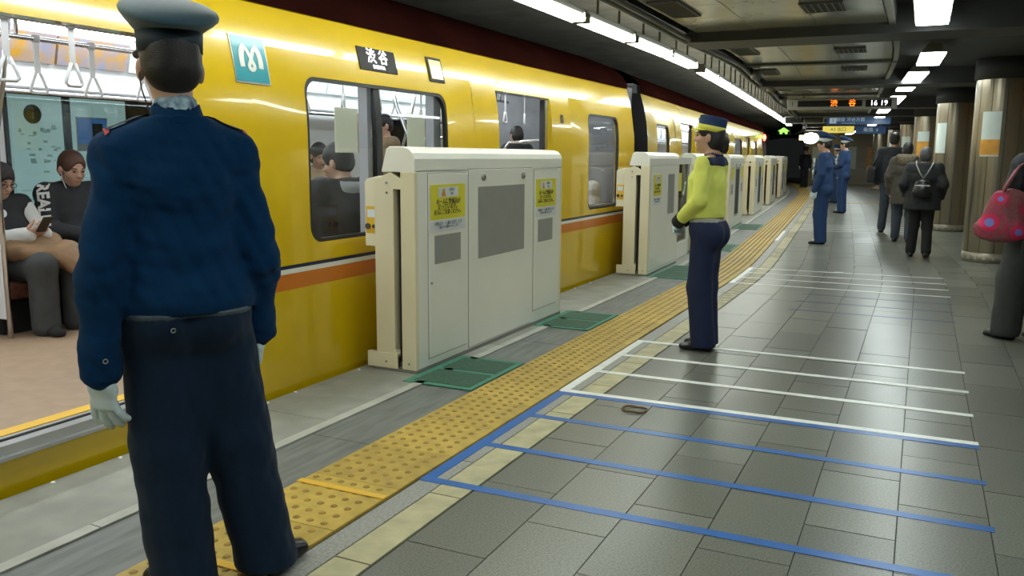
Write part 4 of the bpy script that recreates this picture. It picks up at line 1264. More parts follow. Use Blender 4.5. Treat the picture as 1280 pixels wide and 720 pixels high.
def nets(D, lo, h):
    S = D < 0
    n = np.array(D.shape) - 1
    cnt = np.zeros(n, int)
    for dx in (0, 1):
        for dy in (0, 1):
            for dz in (0, 1): cnt += S[dx:n[0] + dx, dy:n[1] + dy, dz:n[2] + dz]
    act = (cnt > 0) & (cnt < 8)
    cells = np.argwhere(act)
    idx = np.full(n, -1, int); idx[act] = np.arange(len(cells))
    pos = np.zeros((len(cells), 3)); num = np.zeros(len(cells))
    cs = [(a, b, c) for a in (0, 1) for b in (0, 1) for c in (0, 1)]
    for a in cs:
        for q in range(3):
            if a[q]: continue
            b = list(a); b[q] = 1
            va = D[cells[:, 0] + a[0], cells[:, 1] + a[1], cells[:, 2] + a[2]]; vb = D[cells[:, 0] + b[0], cells[:, 1] + b[1], cells[:, 2] + b[2]]
            m = (va < 0) != (vb < 0)
            t = va[m] / (va[m] - vb[m])
            p = np.tile(np.array(a, float), (m.sum(), 1)); p[:, q] += t
            pos[m] += p; num[m] += 1
    verts = lo + h * (cells + pos / num[:, None])
    faces = []
    for q in range(3):
        r, w = (q + 1) % 3, (q + 2) % 3
        sl0 = [slice(None)] * 3; sl1 = [slice(None)] * 3
        sl0[q] = slice(0, -1); sl1[q] = slice(1, None)
        A = S[tuple(sl0)]; Bq = S[tuple(sl1)]
        e = np.argwhere(A != Bq)
        e = e[(e[:, r] > 0) & (e[:, r] < n[r]) & (e[:, w] > 0) & (e[:, w] < n[w]) & (e[:, q] < n[q])]
        if not len(e): continue
        inside = A[e[:, 0], e[:, 1], e[:, 2]]
        def ix(dr, dw):
            c = e.copy(); c[:, r] -= dr; c[:, w] -= dw
            return idx[c[:, 0], c[:, 1], c[:, 2]]
        Q = np.stack([ix(1, 1), ix(0, 1), ix(0, 0), ix(1, 0)], 1)
        Q[~inside] = Q[~inside][:, ::-1]
        faces.append(Q)
    F = np.concatenate(faces) if faces else np.zeros((0, 4), int)
    F = F[(F >= 0).all(1)]
    return verts, F
def sdf_obj(sd, name, m, parent, h=0.012):
    v, f = sd.surface(h)
    me = bpy.data.meshes.new(name)
    me.vertices.add(len(v)); me.vertices.foreach_set('co', v.astype(np.float32).ravel())
    me.loops.add(len(f) * 4); me.loops.foreach_set('vertex_index', f.astype(np.int32).ravel())
    me.polygons.add(len(f)); me.polygons.foreach_set('loop_start', np.arange(0, len(f) * 4, 4, dtype=np.int32))
    me.polygons.foreach_set('loop_total', np.full(len(f), 4, dtype=np.int32))
    me.polygons.foreach_set('use_smooth', np.ones(len(f), dtype=bool))
    me.update(calc_edges=True); me.validate()
    me.materials.append(MATS[m])
    return link(name, me, None, parent)
def folds(amp, seed=0, fz=1.0):
    r = np.random.RandomState(seed)
    W = [(r.normal(size=3) * np.array([1, 1, 1.3 * fz]), r.uniform(0, 6.28)) for _ in range(7)]
    def fn(P):
        d = 0
        for i, (w, ph) in enumerate(W):
            f = 16 + 10 * i
            a = P @ (w * f / np.linalg.norm(w)) + ph
            d = d + (1 - np.abs(np.sin(a + 0.8 * np.sin(P[..., 2] * 9 + i)))) * (1.0 / (1 + 0.35 * i))
        return amp * (d / 3.2 - 0.7)
    return fn

# ------------------------------------------------------------------ hands
def hand(sd, wr, d, n, side, sc=1.0, curl=0.5, k=0.006, fat=0.0, spread=0.0, thumb_out=0.5, curls=None):
    """wr wrist, d towards the fingertips, n the way the palm faces, side +1 right / -1 left"""
    d = unit(d); n = unit(np.asarray(n, float) - d * np.dot(n, d)); t = np.cross(d, n) * side
    wr = np.asarray(wr, float)
    sd.ecap(wr - d * 0.01 * sc, wr + d * 0.035 * sc, (0.027 * sc + fat, 0.019 * sc + fat), (0.036 * sc + fat, 0.017 * sc + fat), t, 0.015)
    sd.ecap(wr + d * 0.035 * sc, wr + d * 0.082 * sc, (0.036 * sc + fat, 0.017 * sc + fat), (0.038 * sc + fat, 0.013 * sc + fat), t, 0.015)
    for i, (o, L, r) in enumerate(((0.030, 0.072, 0.0088), (0.0105, 0.080, 0.0092), (-0.0095, 0.074, 0.0088), (-0.0285, 0.058, 0.0078))):
        p = wr + d * (0.088 - abs(i - 1.2) * 0.004) * sc + t * o * sc
        ang = -0.05
        c = (curls[i] if curls else curl * (0.9 + 0.12 * i))
        pts = [p - d * 0.012 * sc]; rs = [r * sc + fat * .8]
        for q, fr in enumerate((0.45, 0.32, 0.23)):
            ang += c * (0.75, 1.0, 0.7)[q]
            dd = d * math.cos(ang) + n * math.sin(ang) + t * spread * (1.2 - i) * 0.25
            pts.append(pts[-1] + unit(dd) * L * fr * sc * (1.15 if q == 0 else 1)); rs.append((r * (0.97, 0.9, 0.78)[q]) * sc + fat * .8)
        sd.chain(pts, rs, k)
    b = wr + d * 0.022 * sc + t * 0.026 * sc + n * 0.006 * sc
    td = unit(d * 0.62 + t * thumb_out + n * 0.35)
    p1 = b + td * 0.038 * sc; td2 = unit(d * 0.85 + t * thumb_out * 0.35 + n * 0.42); p2 = p1 + td2 * 0.030 * sc; p3 = p2 + unit(td2 + n * .12) * 0.024 * sc
    sd.chain([b, p1, p2, p3], [0.0145 * sc + fat, 0.0115 * sc + fat, 0.0098 * sc + fat * .8, 0.0082 * sc + fat * .8], 0.008)

# ------------------------------------------------------------------ whole figures
STAND = dict(pelvis=(0, 0, .92), waist=(0, .005, 1.03), chest=(0, .005, 1.24), neck=(0, -.025, 1.425), head=(0, .012, 1.578),
             hipL=(-.088, 0, .88), kneeL=(-.10, .02, .47), ankL=(-.105, -.02, .08), hipR=(.088, 0, .88), kneeR=(.10, .02, .47), ankR=(.105, -.02, .08),
             shL=(-.172, -.012, 1.375), elbL=(-.225, -.04, 1.10), wrL=(-.235, .02, .86), shR=(.172, -.012, 1.375), elbR=(.225, -.04, 1.10), wrR=(.235, .02, .86),
             toeL=(-.12, 1, 0), toeR=(.12, 1, 0), handL=(0, .05, -1), handR=(0, .05, -1), palmL=(1, .1, 0), palmR=(-1, .1, 0), yaw=0.0, pitch=0.0, roll=0.0)
SIT = dict(STAND, pelvis=(0, 0, .50), waist=(0, -.03, .61), chest=(0, -.04, .82), neck=(0, -.03, 1.00), head=(0, .03, 1.145),
           hipL=(-.09, .03, .48), kneeL=(-.12, .43, .50), ankL=(-.12, .40, .09), hipR=(.09, .03, .48), kneeR=(.12, .43, .50), ankR=(.12, .40, .09),
           shL=(-.172, -.03, .955), elbL=(-.24, .04, .70), wrL=(-.10, .25, .62), shR=(.172, -.03, .955), elbR=(.24, .04, .70), wrR=(.10, .25, .62),
           handL=(.55, .6, .1), handR=(-.55, .6, .1), palmL=(.3, .1, 1), palmR=(-.3, .1, 1))
FINE = {}
def head_frame(J):
    y, p, r = J['yaw'], J['pitch'], J['roll']
    M = Matrix.Rotation(y, 3, 'Z') @ Matrix.Rotation(-p, 3, 'X') @ Matrix.Rotation(r, 3, 'Y')
    return np.array(M)       # columns: right, forward, up
def person(label, loc, rz, pose=None, base=STAND, h=1.70, top=None, bottom=None, hair='short', hair_mat='hair_black', cap=None, gloves=None,
           shoe='shoe_black', skin='skin', res=0.012, glasses=False, width=1.0, group=None, bare=True, hair_cover=0.0, cat='person', shoes=True, face=True):
    J = dict(base); J.update(pose or {})
    sc = h / 1.70
    ANG = ('yaw', 'pitch', 'roll', 'curlL', 'curlR', 'hand_scale', 'spread'); DIR = ('toeL', 'toeR', 'handL', 'handR', 'palmL', 'palmR')
    for q in J:
        if q in ANG: continue
        J[q] = np.array(J[q], float)
        if q not in DIR: J[q] = J[q] * sc
    t = empty('person', loc, rz); tag(t, label, cat, group)
    w = width
    axis = unit(J['chest'] - J['pelvis']); shv = J['shR'] - J['shL']; side = unit(shv - axis * shv.dot(axis))
    fwd = np.cross(axis, side)
    up = unit(J['neck'] - J['chest'])
    hipv = unit(J['hipR'] - J['hipL'])
    M = head_frame(J); HR = M.T           # rows = head axes
    hc = J['head']
    def hp(x, y, z): return hc + M @ (np.array([x, y, z]) * sc)
    def torso(sd, e, k=0.04, lo=True):
        if lo: sd.ecap(J['pelvis'] - axis * 0.02, J['waist'], (0.150 * sc * w + e, 0.105 * sc + e), (0.135 * sc * w + e, 0.098 * sc + e), side, k)
        sd.ecap(J['waist'], J['chest'], (0.135 * sc * w + e, 0.098 * sc + e), (0.152 * sc * w + e, 0.112 * sc + e), side, k)
        sd.ecap(J['chest'], J['neck'] - up * 0.105 * sc, (0.152 * sc * w + e, 0.112 * sc + e), (0.112 * sc * w + e, 0.068 * sc + e), side, k)
        for q in ('L', 'R'):
            sd.rc(J['neck'] - up * 0.012 * sc - fwd * .01, J['sh' + q] + axis * .004, 0.045 * sc + e * .6, 0.044 * sc + e, k)
    fill = (bottom or {}).get('fill', 0.225)
    def legs(sd, e, rk, ra, k=0.03, anklefrac=1.0):
        sd.ecap(J['pelvis'] - hipv * 0.06 * sc, J['pelvis'] + hipv * 0.06 * sc, (0.095 * sc + e, 0.100 * sc + e), (0.095 * sc + e, 0.100 * sc + e), axis, 0.03)
        for q, sg in (('L', -1), ('R', 1)):
            sd.rc(J['hip' + q], J['knee' + q], 0.086 * sc * w + e, rk * sc + e, k)
            sd.rc(J['knee' + q], J['ank' + q] + (J['ank' + q] - J['knee' + q]) * (anklefrac - 1), rk * sc + e, ra * sc + e, k)
            if e > 0: sd.ecap((J['hipL'] + J['hipR']) / 2, (J['hipL'] + J['hipR']) * (.5 - fill) + (J['kneeL'] + J['kneeR']) * fill, (0.06 * sc, 0.075 * sc), (0.045 * sc, 0.05 * sc), hipv, 0.05)
            sd.ell(J['pelvis'] + hipv * sg * 0.07 * sc - fwd * 0.045 * sc - axis * 0.055 * sc, (0.086 * sc + e, 0.086 * sc + e, 0.10 * sc + e), None, 0.03)
    def arms(sd, e, rs, k=0.02, cutw=0.0):
        for q in ('L', 'R'):
            wr = J['wr' + q] + unit(J['elb' + q] - J['wr' + q]) * cutw
            sd.rc(J['sh' + q], J['elb' + q], rs[0] * sc + e, rs[1] * sc + e, 0.03)
            sd.rc(J['elb' + q], wr, rs[1] * sc + e, rs[2] * sc + e, k)
    # ---------------- body: one continuous surface
    b = Sdf(0.02)
    torso(b, 0.0); legs(b, 0.0, 0.052, 0.036); arms(b, 0.0, (0.045, 0.036, 0.025))
    b.rc(J['neck'] - up * 0.03 * sc, hp(0, -0.018, -0.055), 0.058 * sc, 0.050 * sc, 0.03)
    for q in ('L', 'R'):
        a = J['ank' + q]; td = unit(J['toe' + q]); b.rc(a - np.array([0, 0, .035 * sc]), a + td * 0.09 * sc - np.array([0, 0, .055 * sc]), 0.028 * sc, 0.018 * sc)
    b.ell(hp(0, -0.012, 0.030), np.array([.074, .094, .088]) * sc, HR, 0.02)
    b.ell(hp(0, 0.024, -0.040), np.array([.056, .066, .072]) * sc, HR, 0.03)
    b.ell(hp(0, 0.060, -0.088), np.array([.026, .024, .022]) * sc, HR, 0.025)
    for sg in (-1, 1):
        b.ell(hp(sg * 0.038, 0.058, -0.028), np.array([.022, .022, .024]) * sc, HR, 0.02)
        b.ell(hp(sg * 0.033, 0.097, 0.004), np.array([.014, .012, .010]) * sc, HR, 0.012, True)
        b.ell(hp(sg * 0.080, -0.006, -0.014), np.array([.012, .021, .033]) * sc, HR, 0.006)
        b.rc(hp(sg * 0.012, 0.086, 0.020), hp(sg * 0.046, 0.076, 0.020), 0.007 * sc, 0.006 * sc, 0.010)
    b.rc(hp(0, 0.084, 0.010), hp(0, 0.104, -0.026), 0.008 * sc, 0.0125 * sc, 0.012)
    b.rc(hp(-0.010, 0.094, -0.030), hp(0.010, 0.094, -0.030), 0.008 * sc, 0.008 * sc, 0.008)
    b.ell(hp(0, 0.083, -0.059), np.array([.024, .011, .010]) * sc, HR, 0.01)
    hs = J.get('hand_scale', 1.0)
    hs = float(hs) / sc if not isinstance(hs, float) else hs
    if not gloves:
        for q, sg in (('L', -1), ('R', 1)): hand(b, J['wr' + q], J['hand' + q], J['palm' + q], sg, sc, 0.45)
    body = sdf_obj(b, 'body', skin, t, res * 0.72)
    if face:
        for sg in (-1, 1):
            e = Sdf(0.003); e.ell(hp(sg * 0.032, 0.0835, 0.004), np.array([.0125, .006, .0048]) * sc, HR); sdf_obj(e, 'eye', 'eye_dark', t, 0.003)
            e = Sdf(0.003); e.rc(hp(sg * 0.018, 0.0905, 0.026), hp(sg * 0.047, 0.079, 0.028), 0.0042 * sc, 0.003 * sc); sdf_obj(e, 'eyebrow', hair_mat, t, 0.003)
        e = Sdf(0.003); e.ell(hp(0, 0.0875, -0.0595), np.array([.022, .0088, .0072]) * sc, HR); sdf_obj(e, 'mouth', 'lips', t, 0.003)
    # ---------------- hair
    if hair:
        s = Sdf(0.012)
        s.ell(hp(0, -0.014, 0.034), np.array([.082, .102, .096]) * sc, HR, 0.02)
        if hair in ('bob', 'long', 'bun'): s.ell(hp(0, -0.045, -0.03), np.array([.080, .068, .085]) * sc, HR, 0.03)
        else: s.ell(hp(0, -0.048, -0.02), np.array([.070, .058, .060]) * sc, HR, 0.03)
        if hair == 'long': s.ell(hp(0, -0.04, -0.10), np.array([.085, .065, .10]) * sc, HR, 0.03)
        fr = 0.095 if hair != 'bob' else 0.085
        s.ell(hp(0, 0.105, -0.055), np.array([.078, .085, .105]) * sc, HR, 0.008, True)
        if hair == 'short': s.ell(hp(0, 0.110, -0.02), np.array([.066, .068, .095]) * sc, HR, 0.010, True)
        for sg in (-1, 1):
            s.ell(hp(sg * 0.085, 0.03, -0.06), np.array([.03, .045, .075]) * sc, HR, 0.008, True)
        if hair == 'short': s.cut(hp(0, -0.05, -0.085), M @ np.array([0, 0.25, -1]))
        if hair == 'bun':
            s.ell(hp(0, -0.108, -0.035), np.array([.042, .038, .046]) * sc, HR, 0.02); s.ell(hp(0, -0.112, -0.085), np.array([.034, .030, .035]) * sc, HR, 0.02)
        for sg in (-1, 1):
            if hair in ('short', 'bun'): s.ell(hp(sg * 0.095, -0.004, -0.025), np.array([.026, .032, .045]) * sc, HR, 0.006, True)
        if hair in ('short', 'bob'): s.noise = folds(0.007, 5)
        sdf_obj(s, 'hair', hair_mat, t, res * 0.65)
    # ---------------- trousers
    if bottom:
        s = Sdf(0.03)
        legs(s, bottom.get('e', 0.012), bottom.get('rk', 0.070), bottom.get('ra', 0.068), 0.03, 1.0 + bottom.get('low', 0.04))
        s.ecap(J['pelvis'] - axis * 0.02, J['waist'] + axis * 0.01, (0.150 * sc * w + .008, 0.102 * sc + .008), (0.135 * sc * w + .006, 0.098 * sc + .006), side, 0.025)
        if base is STAND or bottom.get('flat'): 
            if bottom.get('flat', True): s.cut((0, 0, J['ankL'][2] * .0 + 0.028 * sc + min(J['ankL'][2], J['ankR'][2]) - 0.08 * sc), (0, 0, -1))
        s.cut(J['waist'] + axis * bottom.get('rise', 0.0), axis)
        s.noise = folds(bottom.get('wr', 0.004), bottom.get('seed', 2), 0.35)
        tr = sdf_obj(s, 'trousers', bottom['mat'], t, res)
        if bottom.get('belt'):
            s2 = Sdf(0.02); c0 = J['waist'] + axis * (bottom.get('rise', 0) + bottom.get('belt_off', -0.035))
            s2.ecap(J['pelvis'] - axis * 0.02, J['waist'] + axis * 0.03, (0.150 * sc * w + .011, 0.102 * sc + .011), (0.138 * sc * w + .009, 0.098 * sc + .009), side, 0.025)
            legs(s2, bottom.get('e', .012) + .002, bottom.get('rk', .07), bottom.get('ra', .068))
            s2.cut(c0, -axis); s2.cut(c0 + axis * bottom.get('belt_w', 0.034), axis)
            sdf_obj(s2, 'belt', bottom['belt'], tr, res * .8)
    # ---------------- upper garment
    tp = None
    if top:
        s = Sdf(0.025)
        e = top.get('e', 0.016)
        torso(s, e, 0.05, True)
        if top.get('blouse'):
            c0 = J['waist'] + axis * (top['hem'] + 0.045)
            s.ecap(c0 - axis * .01, c0 + axis * 0.10, (0.150 * sc * w + e + top.get('puff', .010), 0.108 * sc + e + top.get('puff', .010)), (0.142 * sc * w + e, 0.102 * sc + e), side, 0.05)
        if top.get('skirt'):
            hb = J['pelvis'] - axis * top['skirt']
            fl = top.get('flare', 0.03)
            s.ecap(J['waist'], hb, (0.140 * sc * w + e, 0.105 * sc + e), (0.155 * sc * w + e + fl, 0.115 * sc + e + fl), side, 0.05)
            s.trim(hb + axis * 0.01, -axis)
        else:
            s.trim(J['waist'] + axis * top.get('hem', 0.0), -axis)
        s.trim(J['neck'] + up * top.get('neckcut', 0.03) * sc, unit(up * 1.0 + fwd * 0.25))
        arms(s, 0.0, top.get('arm', (0.066, 0.056, 0.042)), 0.02, top.get('cuff', 0.0))
        nf = folds(top.get('wr', 0.005) * 1.5, top.get('seed', 1), top.get('fz', 0.8))
        hem_pt = J['pelvis'] - axis * (top['skirt'] - 0.01) if top.get('skirt') else J['waist'] + axis * top.get('hem', 0.0)
        s.noise = lambda P, nf=nf, hp_=hem_pt: nf(P) * np.clip(np.abs((P - hp_) @ axis) / 0.07, 0.0, 1.0) * np.clip(np.abs((P - J['neck']) @ up) / 0.05, 0.0, 1.0)
        tp = sdf_obj(s, top.get('name', 'jacket'), top['mat'], t, res)
        tp_sdf = s
        FINE[t.name] = s
        if top.get('collar'):
            c = Sdf(0.01); nb = J['neck'] - up * 0.012 * sc - fwd * 0.004
            c.rc(nb, nb + up * 0.045 * sc + fwd * 0.012, 0.078 * sc, 0.066 * sc); c.cut(nb + up * 0.052 * sc + fwd * 0.0, unit(up + fwd * .42)); c.cut(nb - up * 0.03 * sc, -up)
            c.rc(nb, nb + up * 0.12, 0.056 * sc, 0.056 * sc, 0.004, True)
            sdf_obj(c, 'collar', top['collar'], tp, res * .7)
        if top.get('cuffs'):
            for q in ('L', 'R'):
                c = Sdf(0.01); d_ = unit(J['elb' + q] - J['wr' + q]); a = J['wr' + q] + d_ * (top.get('cuff', 0) - 0.005)
                c.rc(a - d_ * .012, a + d_ * 0.045, top['arm'][2] * sc + .006, top['arm'][2] * sc + .007); c.cut(a + d_ * 0.05, d_); c.cut(a - d_ * 0.02, -d_)
                sdf_obj(c, 'cuff', top['cuffs'], tp, res * .7)
    # ---------------- gloves, shoes
    if gloves:
        for q, sg in (('L', -1), ('R', 1)):
            g = Sdf(0.006); hand(g, J['wr' + q], J['hand' + q], J['palm' + q], sg, sc * hs, J.get('curl' + q, 0.35) if not isinstance(J.get('curl' + q), np.ndarray) else float(J['curl' + q]) / sc, fat=0.0022, spread=J.get('spread', 0.0), k=0.004)
            d_ = unit(J['elb' + q] - J['wr' + q]); g.rc(J['wr' + q], J['wr' + q] + d_ * 0.03, 0.030 * sc, 0.036 * sc, 0.012)
            sdf_obj(g, 'glove', gloves, t, min(res * 0.4, 0.0045))
    if shoes:
        for q in ('L', 'R'):
            a = J['ank' + q]; td = unit(J['toe' + q] * np.array([1, 1, 0])); gz = a[2] - 0.08 * sc
            s = Sdf(0.02); sd_ = np.cross(td, [0, 0, 1])
            base_ = np.array([a[0], a[1], gz])
            s.ecap(base_ - td * 0.045 * sc + [0, 0, .035 * sc], base_ + td * 0.05 * sc + [0, 0, .035 * sc], (0.038 * sc, 0.045 * sc), (0.043 * sc, 0.042 * sc), sd_)
            s.ecap(base_ + td * 0.05 * sc + [0, 0, .032 * sc], base_ + td * 0.150 * sc + [0, 0, .022 * sc], (0.043 * sc, 0.042 * sc), (0.040 * sc, 0.026 * sc), sd_)
            s.rc(base_ + [0, 0, .04 * sc] - td * .01, a + [0, 0, .03 * sc], 0.045 * sc, 0.045 * sc)
            s.cut((0, 0, gz + 0.001), (0, 0, -1))
            sdf_obj(s, 'shoe', shoe, t, min(res, 0.010) * .8)
    # ---------------- caps
    if cap:
        ct = empty('cap_group', (0, 0, 0))
        bpy.data.objects.remove(ct)
        crown, band, style = cap[0], cap[1], cap[2]
        tiltb = cap[3] if len(cap) > 3 else 0.10
        MM = Matrix(M.tolist()).to_4x4() @ Matrix.Rotation(tiltb, 4, 'X')
        MM.translation = Vector(hp(0, -0.012, 0.062).tolist())
        def place(o):
            o.matrix_basis = MM; return o
        m = MB()
        if style == 'peaked':
            prof = [(0.091, -0.03), (0.0925, 0.0), (0.094, 0.030), (0.100, 0.034), (0.124, 0.058), (0.139, 0.078), (0.142, 0.087), (0.137, 0.096), (0.115, 0.108), (0.07, 0.118), (0.02, 0.121)]
        else:
            prof = [(0.093, -0.025), (0.095, 0.0), (0.0955, 0.04), (0.096, 0.070), (0.093, 0.078), (0.07, 0.083), (0.02, 0.084)]
        m.lathe([(r * sc, z * sc) for r, z in prof], 36, sx=0.93, sy=1.06)
        if style == 'peaked':      # the crown is high in front and falls away at the back
            q = []
            for (x_, y_, z_) in m.v:
                f = min(1.0, max(0.0, (z_ / sc - 0.030) / 0.04)); q.append((x_, y_ - 0.012 * f * sc, z_ + (y_ * 0.30 - 0.004 * sc) * f))
            m.v = q
        co = place(m.build('cap', crown, t))
        m = MB(); zb = (-0.028, 0.030) if style == 'peaked' else (-0.024, 0.016)
        rr = (0.0935, 0.096) if style == 'peaked' else (0.0955, 0.098)
        m.lathe([(rr[0] * sc, zb[0] * sc), (rr[1] * sc, zb[1] * sc)], 36, sx=0.93, sy=1.06)
        bo = m.build('cap_band', band, co)
        if style == 'peaked':
            m = MB(); m.lathe([(0.0955 * sc, 0.028 * sc), (0.098 * sc, 0.031 * sc), (0.0985 * sc, 0.034 * sc), (0.096 * sc, 0.037 * sc)], 36, sx=0.93, sy=1.06); m.build('piping', crown, co)
        # brim in front
        vs = []; n = 14; spanb = 1.25 if style == 'peaked' else 1.35
        outl = 0.05 if style == 'peaked' else 0.045
        for i in range(n + 1):
            a = PI / 2 + spanb * (2 * i / n - 1); ex = outl * math.cos((a - PI / 2) / spanb * PI / 2) ** 0.7 if abs(a - PI / 2) < spanb - 1e-6 else 0
            for r, z in ((0.093, -0.018), (0.093 + ex, -0.018 - ex * 0.45)):
                vs.append((r * .93 * math.cos(a) * sc, r * 1.06 * math.sin(a) * sc, z * sc))
            for r, z in ((0.093, -0.023), (0.093 + ex, -0.023 - ex * 0.45)):
                vs.append((r * .93 * math.cos(a) * sc, r * 1.06 * math.sin(a) * sc, z * sc))
        fs = []
        for i in range(n):
            a, b2 = 4 * i, 4 * i + 4
            fs += [(a, b2, b2 + 1, a + 1), (a + 2, a + 3, b2 + 3, b2 + 2), (a + 1, b2 + 1, b2 + 3, a + 3)]
        m = MB(); m.add(vs, fs, True); m.build('peak', cap[4] if len(cap) > 4 else 'shoe_black', co)
        m = MB(); m.lathe([(0.013 * sc, 0), (0.010 * sc, 0.006 * sc)], 10); q = m.build('badge', 'badge_gold', co); q.location = (0, 0.103 * sc, (0.015 if style == 'peaked' else 0.045) * sc); q.rotation_euler = (-PI / 2, 0, 0)
    if glasses:
        m = MB()
        for sg in (-1, 1):
            c = [hp(sg * 0.033 + 0.022 * math.cos(a), 0.098, 0.0 + 0.016 * math.sin(a)) for a in np.linspace(0, 2 * PI, 13)]
            m.tube([tuple(p) for p in c], 0.0022, 5)
            m.tube([tuple(hp(sg * 0.055, 0.097, 0.004)), tuple(hp(sg * 0.078, 0.0, 0.004))], 0.002, 5)
        m.tube([tuple(hp(-0.011, 0.099, 0.004)), tuple(hp(0.011, 0.099, 0.004))], 0.002, 5)
        m.build('glasses', 'ink', t)
    t['_'] = 0; del t['_']
    return t, J, (M, hp, sc, tp)

# ================================================================== PEOPLE
R_ = math.radians
def decal(sd, me, parent, name, origin, xd, yd, cast, lift=0.003, step=0.6):
    """lay a flat mesh (x,y) onto a shaped surface by marching along cast"""
    xd, yd, cast = unit(xd), unit(yd), unit(cast)
    n = len(me.vertices); co = np.zeros(n * 3, np.float32); me.vertices.foreach_get('co', co); co = co.reshape(-1, 3)
    P = np.asarray(origin, float) + co[:, :1] * xd + co[:, 1:2] * yd - cast * 0.25
    T = np.zeros(n)
    for _ in range(60):
        d = sd.value(P + T[:, None] * cast); T += np.clip(d, -0.05, 0.05) * step
    Q = P + (T - lift - (co[:, 2] > 0) * 0.002)[:, None] * cast
    me.vertices.foreach_set('co', Q.astype(np.float32).ravel()); me.update()
    miss = np.abs(sd.value(P + T[:, None] * cast)) > 0.01
    if miss.any():
        bm = bmesh.new(); bm.from_mesh(me); bm.verts.ensure_lookup_table()
        bmesh.ops.delete(bm, geom=[bm.verts[int(i)] for i in np.where(miss)[0]], context='VERTS'); bm.to_mesh(me); bm.free()
    return link(name, me, None, parent)
def disc_mesh(r0, r1, m, n=20, rings=4):
    mm = MB(); vs = []
    for i in range(rings + 1):
        r = r0 + (r1 - r0) * i / rings
        for k in range(n): vs.append((r * math.cos(2 * PI * k / n), r * math.sin(2 * PI * k / n), 0))
    fs = [(i * n + k, i * n + (k + 1) % n, (i + 1) * n + (k + 1) % n, (i + 1) * n + k) for i in range(rings) for k in range(n)]
    mm.add(vs, fs, True); return mm.mesh('disc', m, fixn=False)

# ---- the guard in front of the open doorway, seen from behind
g_top = dict(mat='navy_cloth', name='shirt', e=0.020, arm=(0.058, 0.058, 0.047), hem=-0.158, puff=.036, blouse=True, collar='navy_cloth', cuffs='navy_cloth', cuff=0.012, wr=0.018, seed=4, neckcut=0.0)
g_bot = dict(mat='navy_trouser', e=0.016, rk=0.082, ra=0.078, rise=-0.156, belt='belt_navy', belt_off=-0.010, belt_w=0.018, wr=0.012, seed=9, low=0.10, fill=0.42)
near, J, (M, hp, sc, tp) = person('guard in navy uniform and peaked cap standing with his back to the camera', (-1.965, 1.845, 0.0055), R_(57),
    dict(hipL=(-.082, 0, .88), kneeL=(-.07, .0, .47), ankL=(-.05, -.03, .08), hipR=(.085, 0, .88), kneeR=(.135, .01, .47), ankR=(.20, -.01, .08),
         toeL=(-.45, 1, 0), toeR=(1.2, .6, 0), shL=(-.152, -.012, 1.318), shR=(.152, -.012, 1.318), elbL=(-.225, -.06, 1.0), wrL=(-.240, -.05, .715), elbR=(.212, -.03, 1.02), wrR=(.225, .06, .77), hand_scale=1.12,
         handL=(.05, .10, -1), handR=(0, .15, -1), palmL=(.75, .65, 0), palmR=(-.9, .3, 0), curlL=0.28, curlR=0.25, spread=0.7, head=(-.005, .0, 1.572)),
    h=1.72, top=g_top, bottom=g_bot, cap=('navy_cap', 'navy_cap_dark', 'peaked', 0.02), gloves='glove_white', res=0.0085, width=0.97, hair='short')
# light neckerchief showing above the collar, shoulder straps, earphone wire, buttons
c = Sdf(0.01); nb = J['neck'] - np.array([0, .0, 0.004]); c.rc(nb, nb + np.array([0, .012, .052]), .068, .060); c.cut(nb + np.array([0, 0, .058]), (0, .35, 1)); c.cut(nb, (0, 0, -1))
sdf_obj(c, 'neckerchief', 'scarf_light', near, 0.006)
sdn = FINE[near.name]
def grid_mesh(w, l, mt, nx=6, ny=6):
    mm = MB(); mm.add([(w * (i / nx - .5), l * (j / ny - .5), 0) for j in range(ny + 1) for i in range(nx + 1)], [(j * (nx + 1) + i, j * (nx + 1) + i + 1, (j + 1) * (nx + 1) + i + 1, (j + 1) * (nx + 1) + i) for j in range(ny) for i in range(nx)], True)
    return mm.mesh('patch', mt, fixn=False)
for sg in (-1, 1):
    o = decal(sdn, grid_mesh(.125, .055, 'navy_trouser'), near, 'shoulder_strap', (sg * .125, -.015, 1.42), (1, 0, 0), (0, 1, 0), (0, 0, -1), .007)
    o = decal(sdn, grid_mesh(.012, .07, 'red_cloth'), near, 'strap_piping', (sg * .187, -.02, 1.40), (1, 0, 0), (0, 1, 0), (0, 0, -1), .006)
decal(sdn, grid_mesh(.30, .004, 'navy_cloth', 16, 1), near, 'yoke_seam', (0, -.1, 1.25), (1, 0, 0), (0, 0, 1), (0, 1, 0), .002)
m = MB(); m.tube([tuple(hp(-.080, -.01, -.012)), tuple(hp(-.088, -.035, -.03)), tuple(hp(-.085, -.045, -.07)), tuple(hp(-.075, -.050, -.11)), tuple(hp(-.068, -.055, -.15))], 0.0022, 6); m.build('earphone_wire', 'ink', near)
m = MB(); m.tube([(0.006 * math.cos(a), 0, 0.006 * math.sin(a)) for a in np.linspace(0, 2 * PI, 13)], 0.0018, 6); bt = m.mesh('button', 'belt_grey')
o = link('pocket_button', bt, None, near); o.location = (-.062, -.160, .852)
o = link('cuff_button', bt, None, near); o.location = (-.235, -.115, .775)

